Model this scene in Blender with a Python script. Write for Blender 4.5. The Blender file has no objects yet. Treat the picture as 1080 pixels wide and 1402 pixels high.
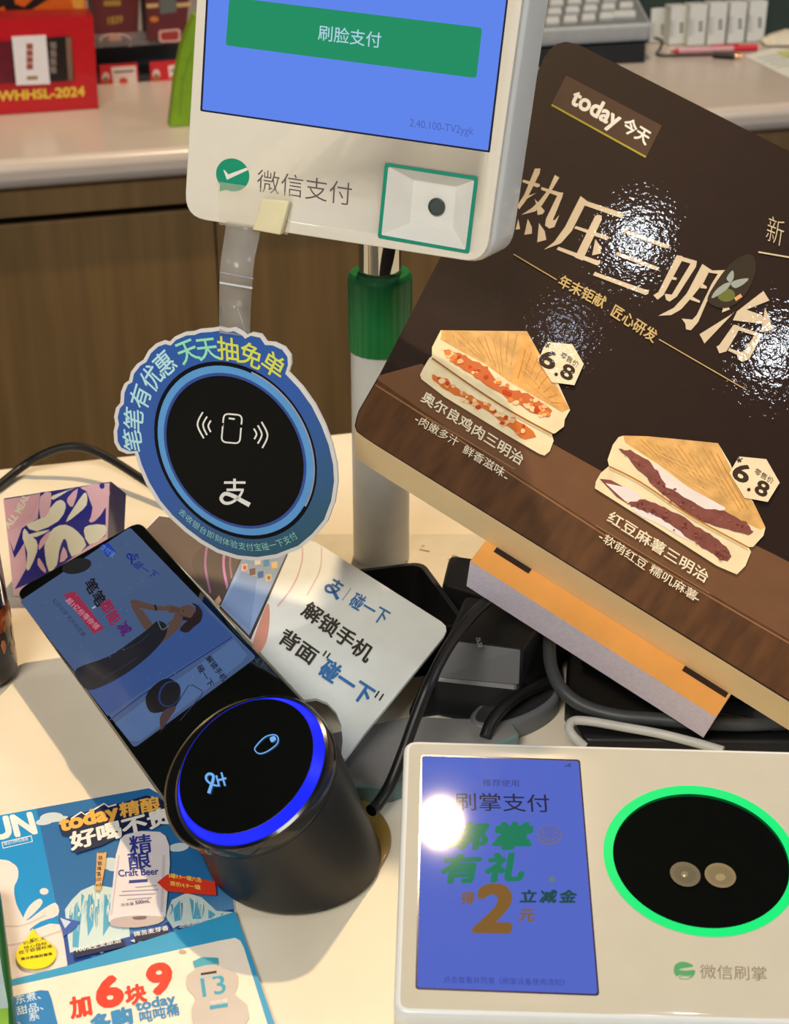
import bpy, math, random
from mathutils import Vector, Matrix
from mathutils.geometry import tessellate_polygon
random.seed(7)
SC = bpy.context.scene
COL = SC.collection

# ------------------------------------------------------------------ camera
FOC, PITCH, TABLE, EYE = 2100.0, math.radians(28), 0.90, 0.42   # focal in px of a 1080 px wide frame; heights in m
SP, CP = math.sin(PITCH), math.cos(PITCH)
CAMP = Vector((0, 0, EYE))                                        # relative to the table top
cd = bpy.data.cameras.new('camera'); cam = bpy.data.objects.new('camera', cd); COL.objects.link(cam)
cd.sensor_fit = 'HORIZONTAL'; cd.sensor_width = 36; cd.lens = 36 * FOC / 1080
cd.clip_start = .02; cd.clip_end = 30
cam.location = (0, 0, TABLE + EYE); cam.rotation_euler = (math.pi / 2 - PITCH, 0, 0)
cd.dof.use_dof = True; cd.dof.focus_distance = 0.66; cd.dof.aperture_fstop = 26
SC.camera = cam

# ------------------------------------------------------------------ world, lamps, exposure
w = bpy.data.worlds.new('shop_ambient'); SC.world = w; w.use_nodes = True
w.node_tree.nodes['Background'].inputs[0].default_value = (0.80, 0.86, 1.0, 1)
w.node_tree.nodes['Background'].inputs[1].default_value = 0.28
SC.view_settings.view_transform = 'Standard'; SC.view_settings.look = 'None'
SC.view_settings.gamma = 1; SC.view_settings.use_curve_mapping = False
SC.view_settings.exposure = 0.0
def area_lamp(name, loc, target, size, power, colour):
    ld = bpy.data.lights.new(name, 'AREA'); ld.shape = 'DISK'; ld.size = size; ld.energy = power; ld.color = colour
    o = bpy.data.objects.new(name, ld); COL.objects.link(o)
    o.location = Vector(loc) + Vector((0, 0, TABLE))
    d = Vector(target) - Vector(loc)
    o.rotation_euler = d.to_track_quat('-Z', 'Y').to_euler()
    return o
area_lamp('warm_downlight', (0.06, 1.32, 1.70), (0.0, .6, 0), .052, 25, (1.0, .72, .40))
area_lamp('cool_downlight', (0.40, .78, 1.70), (.2, .6, 0), .055, .42, (.86, .93, 1.0))
area_lamp('cool_downlight', (0.61, .625, 1.70), (.2, .6, 0), .055, .42, (.86, .93, 1.0))
area_lamp('cool_downlight', (0.30, .64, 1.70), (.2, .6, 0), .03, .06, (.72, .80, 1.0))
area_lamp('front_fill_light', (-.55, -.75, 1.70), (0, .7, .1), 1.0, 46, (1.0, .94, .84))  # unseen fill lamp, added to brighten faces turned to the viewer
area_lamp('side_fill_light', (1.9, .2, 1.60), (.1, .7, .2), .8, 17, (.80, .90, 1.0))  # unseen cool fill lamp, added to brighten the terminal's right side
area_lamp('shelf_downlight', (-.3, 1.9, 1.70), (-.35, 1.8, 0), .3, 2.2, (1.0, .88, .74))
area_lamp('shelf_downlight', (.9, 2.1, 1.70), (.6, 2.1, 0), .3, 4.0, (.95, .95, 1.0))

# ------------------------------------------------------------------ materials
def lin(c):
    c = c / 255.0
    return c / 12.92 if c <= .04045 else ((c + .055) / 1.055) ** 2.4
MATS = {}
def M(rgb, rough=.5, metal=0.0, coat=0.0, emit=0.0, var=.05, scale=90, bump=0.0, bscale=200, ior=1.45, spec=.5, wood=0, trans=0.0):
    key = (tuple(rgb), rough, metal, coat, emit, var, scale, bump, bscale, wood, trans, spec)
    if key in MATS: return MATS[key]
    m = bpy.data.materials.new('surface_%d_%d_%d' % tuple(int(c) for c in rgb)); m.use_nodes = True
    nt = m.node_tree; b = nt.nodes['Principled BSDF']
    c = [lin(x) for x in rgb]
    tc = nt.nodes.new('ShaderNodeTexCoord')
    if emit == 0:
        nz = nt.nodes.new('ShaderNodeTexNoise'); nz.inputs['Scale'].default_value = scale; nz.inputs['Detail'].default_value = 3
        mp = nt.nodes.new('ShaderNodeMapping'); nt.links.new(tc.outputs['Object'], mp.inputs[0]); nt.links.new(mp.outputs[0], nz.inputs['Vector'])
        if wood: mp.inputs['Scale'].default_value = (1, 1, .06) if wood == 1 else (1.0, .25, 1)
        rp = nt.nodes.new('ShaderNodeValToRGB')
        rp.color_ramp.elements[0].position = .3; rp.color_ramp.elements[1].position = .7
        rp.color_ramp.elements[0].color = [x * (1 - var) for x in c] + [1]
        rp.color_ramp.elements[1].color = [min(1, x * (1 + var)) for x in c] + [1]
        nt.links.new(nz.outputs['Fac'], rp.inputs[0]); nt.links.new(rp.outputs[0], b.inputs['Base Color'])
    else:
        b.inputs['Base Color'].default_value = (.01, .01, .012, 1)
        b.inputs['Emission Color'].default_value = c + [1]; b.inputs['Emission Strength'].default_value = emit
    b.inputs['Roughness'].default_value = rough; b.inputs['Metallic'].default_value = metal
    b.inputs['IOR'].default_value = ior; b.inputs['Specular IOR Level'].default_value = spec
    b.inputs['Coat Weight'].default_value = coat; b.inputs['Coat Roughness'].default_value = .025
    if trans: b.inputs['Transmission Weight'].default_value = trans
    if bump:
        n2 = nt.nodes.new('ShaderNodeTexNoise'); n2.inputs['Scale'].default_value = bscale; n2.inputs['Detail'].default_value = 2
        bp = nt.nodes.new('ShaderNodeBump'); bp.inputs['Strength'].default_value = bump; bp.inputs['Distance'].default_value = .001
        nt.links.new(tc.outputs['Object'], n2.inputs['Vector']); nt.links.new(n2.outputs['Fac'], bp.inputs['Height'])
        nt.links.new(bp.outputs[0], b.inputs['Normal']); nt.links.new(bp.outputs[0], b.inputs['Coat Normal'])
    MATS[key] = m
    return m
def clear_film(rgb, clear=.7, rough=.1):
    key = ('film', tuple(rgb), clear, rough)
    if key in MATS: return MATS[key]
    m = bpy.data.materials.new('clear_film'); m.use_nodes = True; nt = m.node_tree
    b = nt.nodes['Principled BSDF']; b.inputs['Base Color'].default_value = [lin(x) for x in rgb] + [1]; b.inputs['Roughness'].default_value = rough
    t = nt.nodes.new('ShaderNodeBsdfTransparent'); mx = nt.nodes.new('ShaderNodeMixShader')
    nz = nt.nodes.new('ShaderNodeTexNoise'); nz.inputs['Scale'].default_value = 60
    ma = nt.nodes.new('ShaderNodeMapRange'); ma.inputs['To Min'].default_value = clear - .06; ma.inputs['To Max'].default_value = clear + .06
    tc = nt.nodes.new('ShaderNodeTexCoord'); nt.links.new(tc.outputs['Object'], nz.inputs['Vector'])
    nt.links.new(nz.outputs['Fac'], ma.inputs[0]); nt.links.new(ma.outputs[0], mx.inputs[0])
    nt.links.new(b.outputs[0], mx.inputs[1]); nt.links.new(t.outputs[0], mx.inputs[2])
    nt.links.new(mx.outputs[0], nt.nodes['Material Output'].inputs[0])
    MATS[key] = m
    return m
def blend(rgb1, rgb2, axis, lo, hi, rough=.35, coat=.2):            # artwork printed with a two-colour ramp
    m = bpy.data.materials.new('printed_blend'); m.use_nodes = True; nt = m.node_tree; b = nt.nodes['Principled BSDF']
    tc = nt.nodes.new('ShaderNodeTexCoord'); sx = nt.nodes.new('ShaderNodeVectorMath'); sx.operation = 'DOT_PRODUCT'
    sx.inputs[1].default_value = axis; nt.links.new(tc.outputs['Object'], sx.inputs[0])
    mr = nt.nodes.new('ShaderNodeMapRange'); mr.inputs['From Min'].default_value = lo; mr.inputs['From Max'].default_value = hi
    nt.links.new(sx.outputs['Value'], mr.inputs[0])
    rp = nt.nodes.new('ShaderNodeValToRGB'); rp.color_ramp.elements[0].color = [lin(x) for x in rgb1] + [1]; rp.color_ramp.elements[1].color = [lin(x) for x in rgb2] + [1]
    nt.links.new(mr.outputs[0], rp.inputs[0]); nt.links.new(rp.outputs[0], b.inputs['Base Color'])
    b.inputs['Roughness'].default_value = rough; b.inputs['Coat Weight'].default_value = coat
    return m
INK = lambda *rgb: M(rgb, rough=.42, var=.03)
LIT = lambda *rgb: M(rgb, rough=.12, emit=1.0)

# ------------------------------------------------------------------ frames: real planes of the scene
def ray(px, py):
    a, b = (px - 540) / FOC, -(py - 701) / FOC
    return Vector((a, CP + b * SP, -SP + b * CP))
def at_y(px, py, Y): d = ray(px, py); return CAMP + d * (Y / d.y)
def at_z(px, py, Z): d = ray(px, py); return CAMP + d * ((Z - EYE) / d.z)
class Frame:
    def __init__(s, O, n, u):
        s.O = Vector(O); s.n = Vector(n).normalized()
        u = Vector(u); s.u = (u - s.n * u.dot(s.n)).normalized(); s.v = s.n.cross(s.u)
    def mat(s):
        m = Matrix((s.u, s.v, s.n)).transposed().to_4x4(); m.translation = s.O + Vector((0, 0, TABLE)); return m
    def L(s, px, py, w=0.0):
        d = ray(px, py); t = ((s.O + s.n * w) - CAMP).dot(s.n) / d.dot(s.n)
        q = CAMP + d * t - s.O
        return Vector((q.dot(s.u), q.dot(s.v), w))
    def loc(s, p): q = Vector(p) - s.O; return Vector((q.dot(s.u), q.dot(s.v), q.dot(s.n)))
    def pt(s, u, v, w): return s.O + s.u * u + s.v * v + s.n * w
FLAT = Frame((0, 0, 0), (0, 0, 1), (1, 0, 0))
def zoom(ox, oy, k):                                               # reading aid: coordinates measured on an enlargement
    return lambda *pts: [(ox + x / k, oy + y / k) for x, y in pts]

# ------------------------------------------------------------------ mesh builder
GLY = {}
def glyph(s, bold):
    if (s, bold) in GLY: return GLY[(s, bold)]
    cu = bpy.data.curves.new('t', 'FONT'); cu.body = s; cu.offset = bold; cu.resolution_u = 3
    o = bpy.data.objects.new('t', cu); COL.objects.link(o)
    me = bpy.data.meshes.new_from_object(o)
    r = ([(v.co.x, v.co.y) for v in me.vertices], [tuple(p.vertices) for p in me.polygons])
    bpy.data.objects.remove(o); bpy.data.curves.remove(cu); bpy.data.meshes.remove(me)
    GLY[(s, bold)] = r
    return r
def catmull(pts, n=5, closed=True):
    out = []; N = len(pts)
    rng = range(N) if closed else range(N - 1)
    g = (lambda i: pts[i % N]) if closed else (lambda i: pts[max(0, min(N - 1, i))])
    for i in rng:
        p0, p1, p2, p3 = [Vector(g(i + k)) for k in (-1, 0, 1, 2)]
        for j in range(n):
            t = j / n
            out.append(.5 * ((2 * p1) + (p2 - p0) * t + (2 * p0 - 5 * p1 + 4 * p2 - p3) * t * t + (3 * p1 - p0 - 3 * p2 + p3) * t ** 3))
    if not closed: out.append(Vector(pts[-1]))
    return out
def rounded(pts, r, seg=6):
    pts = [Vector(p[:2]) for p in pts]; N = len(pts); out = []
    rs = r if isinstance(r, (list, tuple)) else [r] * N
    for i in range(N):
        p, a, b = pts[i], pts[i - 1], pts[(i + 1) % N]
        if rs[i] <= 0: out.append(p); continue
        da, db = (a - p).normalized(), (b - p).normalized()
        ang = math.acos(max(-1, min(1, da.dot(db)))); t = min(rs[i] / math.tan(ang / 2), (a - p).length * .49, (b - p).length * .49)
        s0, s1 = p + da * t, p + db * t
        for k in range(seg + 1):
            q = k / seg
            out.append((1 - q) ** 2 * s0 + 2 * q * (1 - q) * p + q * q * s1)
    return out
def pay_mark(mb, c, xv, yv, m, lw):
    q = lambda *p: [(c[0] + (x - 530) / 58 * xv[0] + (y - 1095) / 58 * yv[0], c[1] + (x - 530) / 58 * xv[1] + (y - 1095) / 58 * yv[1]) for x, y in p]
    mb.S(q((487, 1054), (573, 1054)), lw, m); mb.S(q((529, 1038), (529, 1084)), lw * 1.1, m); mb.S(q((497, 1083), (566, 1083)), lw, m)
    mb.S(q((562, 1084), (548, 1110), (518, 1133), (490, 1136), (475, 1118), (490, 1099), (520, 1106), (560, 1128), (590, 1144)), [lw * .9, lw * 1.9], m, 5)
class MB:
    def __init__(s, fr=FLAT, w=.00006):
        s.fr = fr; s.V = []; s.F = []; s.I = []; s.mats = []; s.w = w; s.smooth = []
    def mi(s, m):
        if m not in s.mats: s.mats.append(m)
        return s.mats.index(m)
    def face(s, vs, m, sm=False):
        b = len(s.V); s.V += [tuple(v) for v in vs]; s.F.append(tuple(range(b, b + len(vs)))); s.I.append(s.mi(m)); s.smooth.append(sm)
    def mesh(s, V, F, m, sm=False):
        b = len(s.V); s.V += [tuple(v) for v in V]; k = s.mi(m)
        for f in F: s.F.append(tuple(b + i for i in f)); s.I.append(k); s.smooth.append(sm)
    def fill(s, pts, m, up=True):                                   # local points, any outline
        P = [Vector((p[0], p[1], p[2])) for p in pts]
        T = tessellate_polygon([P])
        b = len(s.V); s.V += [tuple(p) for p in P]; k = s.mi(m)
        for t in T:
            a, c, d = (P[i] for i in t)
            nz = (c - a).cross(d - a).z
            if abs(nz) < 1e-14: continue
            t = t if (nz > 0) == up else t[::-1]
            s.F.append(tuple(b + i for i in t)); s.I.append(k); s.smooth.append(False)
    # --- print on the frame's plane, coordinates read from the photograph
    def nxt(s): s.w += 6e-6; return s.w
    def P(s, pts, m, sm=0, r=0):
        w = s.nxt()
        if sm: pts = [tuple(p) for p in catmull(pts, sm)]
        q = [s.fr.L(x, y, w) for x, y in pts]
        if r: q = [Vector((p.x, p.y, w)) for p in rounded(q, r)]
        s.fill(q, m)
    def E(s, cx, cy, hw, hh, m, cov=0.0, n=48):
        w = s.nxt(); q = []
        # ellipse with bounding half sizes hw, hh and covariance cov
        A = hw; B = cov / hw; Cc = math.sqrt(max(hh * hh - B * B, 1e-6))
        for i in range(n):
            t = 2 * math.pi * i / n; c, d = math.cos(t), math.sin(t)
            q.append(s.fr.L(cx + A * c, cy + B * c + Cc * d, w))
        s.fill(q, m)
    def C(s, u, v, r, m, n=64, r2=None, a0=0, a1=2 * math.pi):
        w = s.nxt()
        for i in range(n):
            t0, t1 = a0 + (a1 - a0) * i / n, a0 + (a1 - a0) * (i + 1) / n
            p = [(u + r * math.cos(t0), v + r * math.sin(t0), w), (u + r * math.cos(t1), v + r * math.sin(t1), w)]
            if r2 is None: s.face([(u, v, w)] + p, m)
            else: s.face([(u + r2 * math.cos(t0), v + r2 * math.sin(t0), w)] + p + [(u + r2 * math.cos(t1), v + r2 * math.sin(t1), w)], m)
    def S(s, pts, wd, m, sm=0, closed=False):
        w = s.nxt()
        if sm: pts = catmull(pts, sm, closed)
        pts = [Vector(p) for p in pts]; N = len(pts); wd = wd if isinstance(wd, (list, tuple)) else [wd] * N
        if len(wd) != N: wd = [wd[0] + (wd[-1] - wd[0]) * i / max(1, N - 1) for i in range(N)]
        Lh, Rh = [], []
        for i, p in enumerate(pts):
            a = pts[i - 1] if (i or closed) else p; b = pts[(i + 1) % N] if (i < N - 1 or closed) else p
            d = (b - a).normalized(); nn = Vector((-d.y, d.x)) * wd[i] / 2
            Lh.append(s.fr.L(*(p + nn), w)); Rh.append(s.fr.L(*(p - nn), w))
        for i in range(N if closed else N - 1):
            j = (i + 1) % N; s.face([Lh[i], Lh[j], Rh[j], Rh[i]], m)
    def _txt(s, string, bold, m, f):
        V, F = glyph(string, min(bold, .004)); w = s.nxt(); e = bold - .004
        sh = [(0, 0)] if e <= .002 else [(e * math.cos(k * math.pi / 3), e * math.sin(k * math.pi / 3)) for k in range(6)]
        for a, b in sh:
            s.mesh([(*f(x + a, y + b), s.w) for x, y in V], F, m)
            if len(sh) > 1: s.w += 4e-6
    def T(s, string, c0, c1, up, m, bold=0.0, sc=1.0):              # wide characters: first and last centre, one em upwards
        n = len(string); a = s.fr.L(*c0).xy; b = s.fr.L(*c1).xy
        st = (b - a) / max(1, n - 1) if n > 1 else b - a
        uu = s.fr.L(c0[0] + up[0], c0[1] + up[1]).xy - a
        if n > 1 and abs(sc - 1) > 1e-6:
            for i, ch in enumerate(string): s.T(ch, (c0[0] + (c1[0] - c0[0]) * i / (n - 1), c0[1] + (c1[1] - c0[1]) * i / (n - 1)),
                (c0[0] + (c1[0] - c0[0]) * (i + sc) / (n - 1), c0[1] + (c1[1] - c0[1]) * (i + sc) / (n - 1)), up, m, bold)
            return
        s._txt(string, bold, m, lambda x, y: a + st * (x - .5) + uu * (y - .38))
    def B(s, string, pl, pr, up, m, bold=0.0):                      # baseline left, baseline right, height of the tallest glyph
        V, F = glyph(string, 0); x0 = min(v[0] for v in V); x1 = max(v[0] for v in V); y1 = max(v[1] for v in V)
        a = s.fr.L(*pl).xy; b = s.fr.L(*pr).xy; uu = s.fr.L(pl[0] + up[0], pl[1] + up[1]).xy - a
        s._txt(string, bold, m, lambda x, y: a + (b - a) * ((x - x0) / (x1 - x0)) + uu * (y / y1))
    def G(s, string, c, wv, hv, m, bold=0.0):                       # glyph box centred on c
        V, F = glyph(string, 0); xs = [v[0] for v in V]; ys = [v[1] for v in V]
        x0, x1, y0, y1 = min(xs), max(xs), min(ys), max(ys)
        a = s.fr.L(*c).xy; U = s.fr.L(c[0] + wv[0], c[1] + wv[1]).xy - a; H = s.fr.L(c[0] + hv[0], c[1] + hv[1]).xy - a
        s._txt(string, bold, m, lambda x, y: a + U * ((x - x0) / (x1 - x0) - .5) + H * ((y - y0) / (y1 - y0) - .5))
    # --- solids in local coordinates
    def prism(s, out, w0, w1, mf, ms=None, mb=None, ch=0.0, taper=None):
        ms = ms or mf; out = [Vector(p[:2]) for p in out]; N = len(out)
        area = sum(out[i].x * out[(i + 1) % N].y - out[(i + 1) % N].x * out[i].y for i in range(N))
        if area < 0: out.reverse()
        cen = sum(out, Vector((0, 0))) / N
        def inset(d):
            r = []
            for i in range(N):
                a, p, b = out[i - 1], out[i], out[(i + 1) % N]
                d1 = (p - a); d2 = (b - p)
                d1 = d1.normalized() if d1.length > 1e-9 else d2.normalized(); d2 = d2.normalized() if d2.length > 1e-9 else d1
                nn = Vector((-(d1.y + d2.y), d1.x + d2.x)); nn = nn.normalized() if nn.length > 1e-9 else Vector((0, 0))
                r.append(p + nn * d)
            return r
        rings = []
        bot = out if taper is None else [cen + (p - cen) * taper for p in out]
        rings.append([(p.x, p.y, w0) for p in bot])
        if ch:
            for k in range(1, 5):
                a = k / 4 * math.pi / 2
                if k == 1: rings.append([(p.x, p.y, w1 - ch) for p in out])
                rings.append([(p.x, p.y, w1 - ch + ch * math.sin(a)) for p in inset(ch * (1 - math.cos(a)))])
        else: rings.append([(p.x, p.y, w1) for p in out])
        for r0, r1 in zip(rings, rings[1:]):
            V = r0 + r1; s.mesh(V, [(i, (i + 1) % N, N + (i + 1) % N, N + i) for i in range(N)], ms, True)
        s.fill(rings[-1], mf, True); s.fill(rings[0], mb or ms, False)
    def box(s, c, d, m, rz=0.0, mt=None):
        x, y, z = d[0] / 2, d[1] / 2, d[2] / 2; R = Matrix.Rotation(rz, 3, 'Z'); c = Vector(c)
        V = [c + R @ Vector((a * x, b * y, e * z)) for a in (-1, 1) for b in (-1, 1) for e in (-1, 1)]
        s.mesh(V, [(0, 1, 3, 2), (4, 6, 7, 5), (0, 4, 5, 1), (2, 3, 7, 6), (0, 2, 6, 4)], m); s.mesh(V, [(1, 5, 7, 3)], mt or m)
    def lathe(s, prof, m, c=(0, 0, 0), n=64, axis=None):
        ms = m if isinstance(m, list) else [m] * (len(prof) - 1); cx, cy, cz = c
        rings = [[(cx + r * math.cos(2 * math.pi * i / n), cy + r * math.sin(2 * math.pi * i / n), cz + z) for i in range(n)] for r, z in prof]
        for k, (a, b) in enumerate(zip(rings, rings[1:])):
            s.mesh(a + b, [(i, (i + 1) % n, n + (i + 1) % n, n + i) for i in range(n)], ms[k], True)
    def tube(s, pts, r, m, n=10, sm=6):
        P = catmull([Vector(p) for p in pts], sm, False) if sm else [Vector(p) for p in pts]
        up = Vector((0, 0, 1)); rings = []
        for i, p in enumerate(P):
            d = (P[min(i + 1, len(P) - 1)] - P[max(i - 1, 0)]).normalized()
            a = d.cross(up); a = a.normalized() if a.length > 1e-4 else Vector((1, 0, 0)); b = a.cross(d)
            rr = r if not isinstance(r, (list, tuple)) else r[0] + (r[1] - r[0]) * i / (len(P) - 1)
            rings.append([p + a * rr * math.cos(2 * math.pi * k / n) + b * rr * math.sin(2 * math.pi * k / n) for k in range(n)])
        for a, b in zip(rings, rings[1:]):
            s.mesh(a + b, [(k, (k + 1) % n, n + (k + 1) % n, n + k) for k in range(n)], m, True)
        s.face(rings[0][::-1], m); s.face(rings[-1], m)
    def build(s, name, parent=None, bevel=0.0, label=None):
        me = bpy.data.meshes.new(name); me.from_pydata(s.V, [], s.F); me.update()
        for m in s.mats: me.materials.append(m)
        me.polygons.foreach_set('material_index', s.I); me.polygons.foreach_set('use_smooth', s.smooth)
        o = bpy.data.objects.new(name, me); COL.objects.link(o)
        if any(s.smooth) or bevel:
            bpy_weld(me)
            me.set_sharp_from_angle(angle=math.radians(38))
        if bevel:
            b = o.modifiers.new('edge_rounding', 'BEVEL'); b.width = bevel; b.segments = 3; b.limit_method = 'ANGLE'; b.angle_limit = math.radians(40)
        if parent is not None: o.parent = parent
        if label: o['label'] = label
        return o
def bpy_weld(me):
    import bmesh
    bm = bmesh.new(); bm.from_mesh(me); bmesh.ops.remove_doubles(bm, verts=bm.verts, dist=1e-7)
    bm.to_mesh(me); bm.free(); me.update()
def thing(name, label, cat, fr, group=None):
    o = bpy.data.objects.new(name, None); COL.objects.link(o); o.matrix_world = fr.mat(); o.empty_display_size = .02
    o['label'] = label; o['category'] = cat
    if group: o['group'] = group
    return o
def solo(o, fr, label, cat, group=None):
    o.matrix_world = fr.mat(); o['label'] = label; o['category'] = cat
    if group: o['group'] = group
    return o
def structure(o, fr=FLAT): o.matrix_world = fr.mat(); o['kind'] = 'structure'; return o
def offset_box(u0, u1, v0, v1, w0, w1): return ((u0 + u1) / 2, (v0 + v1) / 2, (w0 + w1) / 2), (u1 - u0, v1 - v0, w1 - w0)

# ================================================================== SETTING
mb = MB(); mb.box((0, 1.6, -TABLE - .05), (8, 8, .1), M((120, 112, 100), rough=.35, var=.1, scale=4)); structure(mb.build('floor'))
mb = MB(); mb.box((0, 3.4, .45), (8, .1, 2.7), M((38, 46, 42), rough=.6, var=.15, scale=5)); structure(mb.build('wall_back'))
mb = MB(); mb.box((0, 1.6, 1.85), (8, 8, .1), M((92, 88, 82), rough=.8, var=.05, scale=5)); structure(mb.build('ceiling'))

# ------------------------------------------------------------------ service counter (near)
A, Bp = at_z(0, 640, 0), at_z(453, 593, 0)
cu_dir = (Bp - A).normalized()
NC = Frame(A, (0, 0, 1), cu_dir)
LAM = M((236, 226, 205), rough=.32, var=.03, scale=30)
t = thing('service_counter', 'cream laminate service counter carrying the payment devices', 'counter', NC)
mb = MB(NC); c, d = offset_box(-.55, 1.0, -.95, 0, -.035, 0); mb.box(c, d, LAM); mb.build('worktop', t, .004)
mb = MB(NC); c, d = offset_box(-.5, .95, -.90, -.03, -TABLE, -.0352); mb.box(c, d, M((120, 92, 60), rough=.5, var=.12, scale=40, wood=1)); mb.build('cabinet', t)

# ------------------------------------------------------------------ far counter
A2, B2 = at_z(0, 222, 0), at_z(1080, 143, 0)
FC = Frame(A2, (0, 0, 1), B2 - A2)
WOOD = M((122, 96, 60), rough=.45, var=.16, scale=60, wood=1)
t = thing('back_counter', 'long back counter with white rounded worktop over dark wood doors', 'counter', FC)
mb = MB(FC); c, d = offset_box(-.9, 1.9, 0, .95, -.032, 0); mb.box(c, d, M((196, 184, 174), rough=.25, var=.02, scale=20)); mb.build('worktop', t, .012)
mb = MB(FC); c, d = offset_box(-.88, 1.88, .012, .9, -.062, -.0322); mb.box(c, d, WOOD); mb.build('apron_rail', t)
mb = MB(FC); c, d = offset_box(-.87, 1.87, .05, .9, -TABLE, -.0622); mb.box(c, d, M((26, 20, 14), rough=.7)); mb.build('carcass', t)
seam = FC.loc(at_y(304, 400, 1.62)).x
for k in range(5):
    mb = MB(FC); u0 = seam + (k - 2) * .52
    c, d = offset_box(u0, u0 + .518, .022, .0498, -TABLE + .08, -.073); mb.box(c, d, WOOD); mb.build('door', t, .0015)

# ================================================================== FACE PAYMENT TERMINAL
FP = Frame(at_y(480, 190, .66), (0, 0, 1), (1, 0, 0))
_v = Vector((.098, .130, .986)); _u = Vector((.93, -.363, -.045))
FP = Frame(at_y(480, 190, .66), _u.cross(_v), _u)
POLE = Frame((-.0072, .73, 0), (0, 0, 1), (1, 0, 0))
WHITE = M((232, 228, 216), rough=.28, coat=.3, var=.015)
t = thing('face_payment_terminal', 'tall white tablet payment terminal on a pole with green collar', 'payment terminal', POLE)
def under(o, fr, parent):                                            # part whose mesh lives in its own plane
    o.parent = parent; o.matrix_parent_inverse = WM.get(parent.name, parent.matrix_world).inverted()
    o.matrix_basis = fr.mat(); WM[o.name] = fr.mat(); return o
WM = {}
out = [FP.L(*p) for p in [(283, -300), (757, -262), (668, 366), (249, 300)]]
mb = MB(FP); mb.prism(rounded(out, [.008, .008, .0125, .0125]), -.034, -.0012, WHITE, M((222, 224, 222), rough=.3, coat=.3, var=.015), ch=.006)
hous = under(mb.build('tablet_housing'), FP, t)
out = [FP.L(*p) for p in [(286, -296), (751, -258), (665, 361), (252, 297)]]
mb = MB(FP); mb.prism(rounded(out, [.007, .007, .011, .011]), -.0011, 0, M((236, 230, 214), rough=.08, coat=.6, var=.012), M((214, 208, 194), rough=.2), ch=.0004)
under(mb.build('front_glass'), FP, t)
mb = MB(FP); mb.P([(296.5, -272), (722.5, -228), (670.5, 209), (274, 152)], LIT(14, 12, 40), r=.0008)
mb.P([(299, -270), (720, -225), (668, 206), (277, 150)], M((92, 132, 238), rough=.1, emit=.95))
mb.P([(314, -4), (660, 38), (652, 107), (309, 62)], LIT(12, 138, 92), r=.0014)
mb.T('刷脸支付', (446, 45.5), (511.5, 54), (1.6, -23), LIT(172, 208, 226), .006)
mb.B('2.40.100-TV2ygk', (560.5, 173), (648, 185), (.8, -10.5), LIT(70, 96, 176))
scr = under(mb.build('screen'), FP, t)
z1 = zoom(230, 0, 4); z2 = zoom(480, 0, 3.69)
GRN = INK(14, 152, 116)
mb = MB(FP); mb.E(318.5, 239.5, 22.8, 22.6, GRN, cov=40); mb.P(z1((285, 1010), (320, 1040), (282, 1048)), GRN)
mb.P(z1((303, 930), (310, 932), (331, 955), (430, 918), (440, 930), (322, 985)), INK(240, 238, 228))
under(mb.build('logo'), FP, t)
mb = MB(FP); mb.T('微信支付', (367.5, 249), (466.5, 264), (1.5, -34), INK(104, 92, 90), -.006)
under(mb.build('lettering'), FP, t)
# recessed scanner window
ring_o = z2((173, 824), (643, 894), (597, 1282), (136, 1202)); ring_i = z2((190, 842), (624, 910), (580, 1262), (155, 1187))
back = [(566, 246), (624, 255), (620, 312), (561, 305)]
mb = MB(FP); w_ = .0004
a = [FP.L(*p, w_) for p in ring_o]; b = [FP.L(*p, w_) for p in ring_i]
ao = rounded(a, .0012); bo = rounded(b, .0008)
for i in range(len(ao)): mb.face([(*ao[i], w_), (*ao[(i + 1) % len(ao)], w_), (*bo[(i + 1) % len(ao)], w_), (*bo[i], w_)][::-1], M((26, 146, 118), rough=.3))
sw = under(mb.build('scanner_window'), FP, t)
mb = MB(FP); REC = M((226, 226, 220), rough=.4, var=.02)
i0 = [FP.L(*p, .0003) for p in ring_i]; b0 = [FP.L(*p, .00025) for p in back]
b1 = [Vector((p.x, p.y, -.007)) for p in [FP.L(*p, -.007) for p in back]]
mb2 = mb
i1 = [Vector((p.x, p.y, .0003)) for p in i0]
for k in range(4): mb.face([i1[k], i1[(k + 1) % 4], b1[(k + 1) % 4], b1[k]][::-1], REC)
mb.face([b1[0], b1[1], b1[2], b1[3]][::-1], REC)
rec = under(mb.build('scanner_recess'), FP, sw)
RCUT = ring_i
mb = MB(FP); lc = FP.L(598, 283, -.0068); mb.lathe([(.0038, -.0002), (.0038, .0008), (.0033, .0011), (.0031, .0006), (.0001, .0009)], [M((70, 74, 70), rough=.3)] * 2 + [M((66, 78, 72), rough=.15, coat=.6)] * 2, c=lc, n=32)
under(mb.build('scanner_lens'), FP, sw)
# cut the recess opening through glass and housing
def cut(o, fr, pts, w0, w1):
    q = [fr.L(*p, 0) for p in pts]; mbc = MB(fr); mbc.prism([(p.x, p.y) for p in q], w0, w1, REC)
    c_ = mbc.build('cutter'); c_.matrix_world = fr.mat(); bpy_weld(c_.data); bpy_weld(o.data)
    m_ = o.modifiers.new('opening', 'BOOLEAN'); m_.operation = 'DIFFERENCE'; m_.object = c_; m_.solver = 'EXACT'
    bpy.context.view_layer.update()
    dg = bpy.context.evaluated_depsgraph_get(); me = bpy.data.meshes.new_from_object(o.evaluated_get(dg))
    o.modifiers.remove(m_); o.data = me; bpy.data.objects.remove(c_)
for ob in list(t.children):
    if ob.name.startswith('front_glass'): cut(ob, FP, RCUT, -.05, .01)
    if ob.name.startswith('tablet_housing'): cut(ob, FP, RCUT, -.012, .01)
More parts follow.
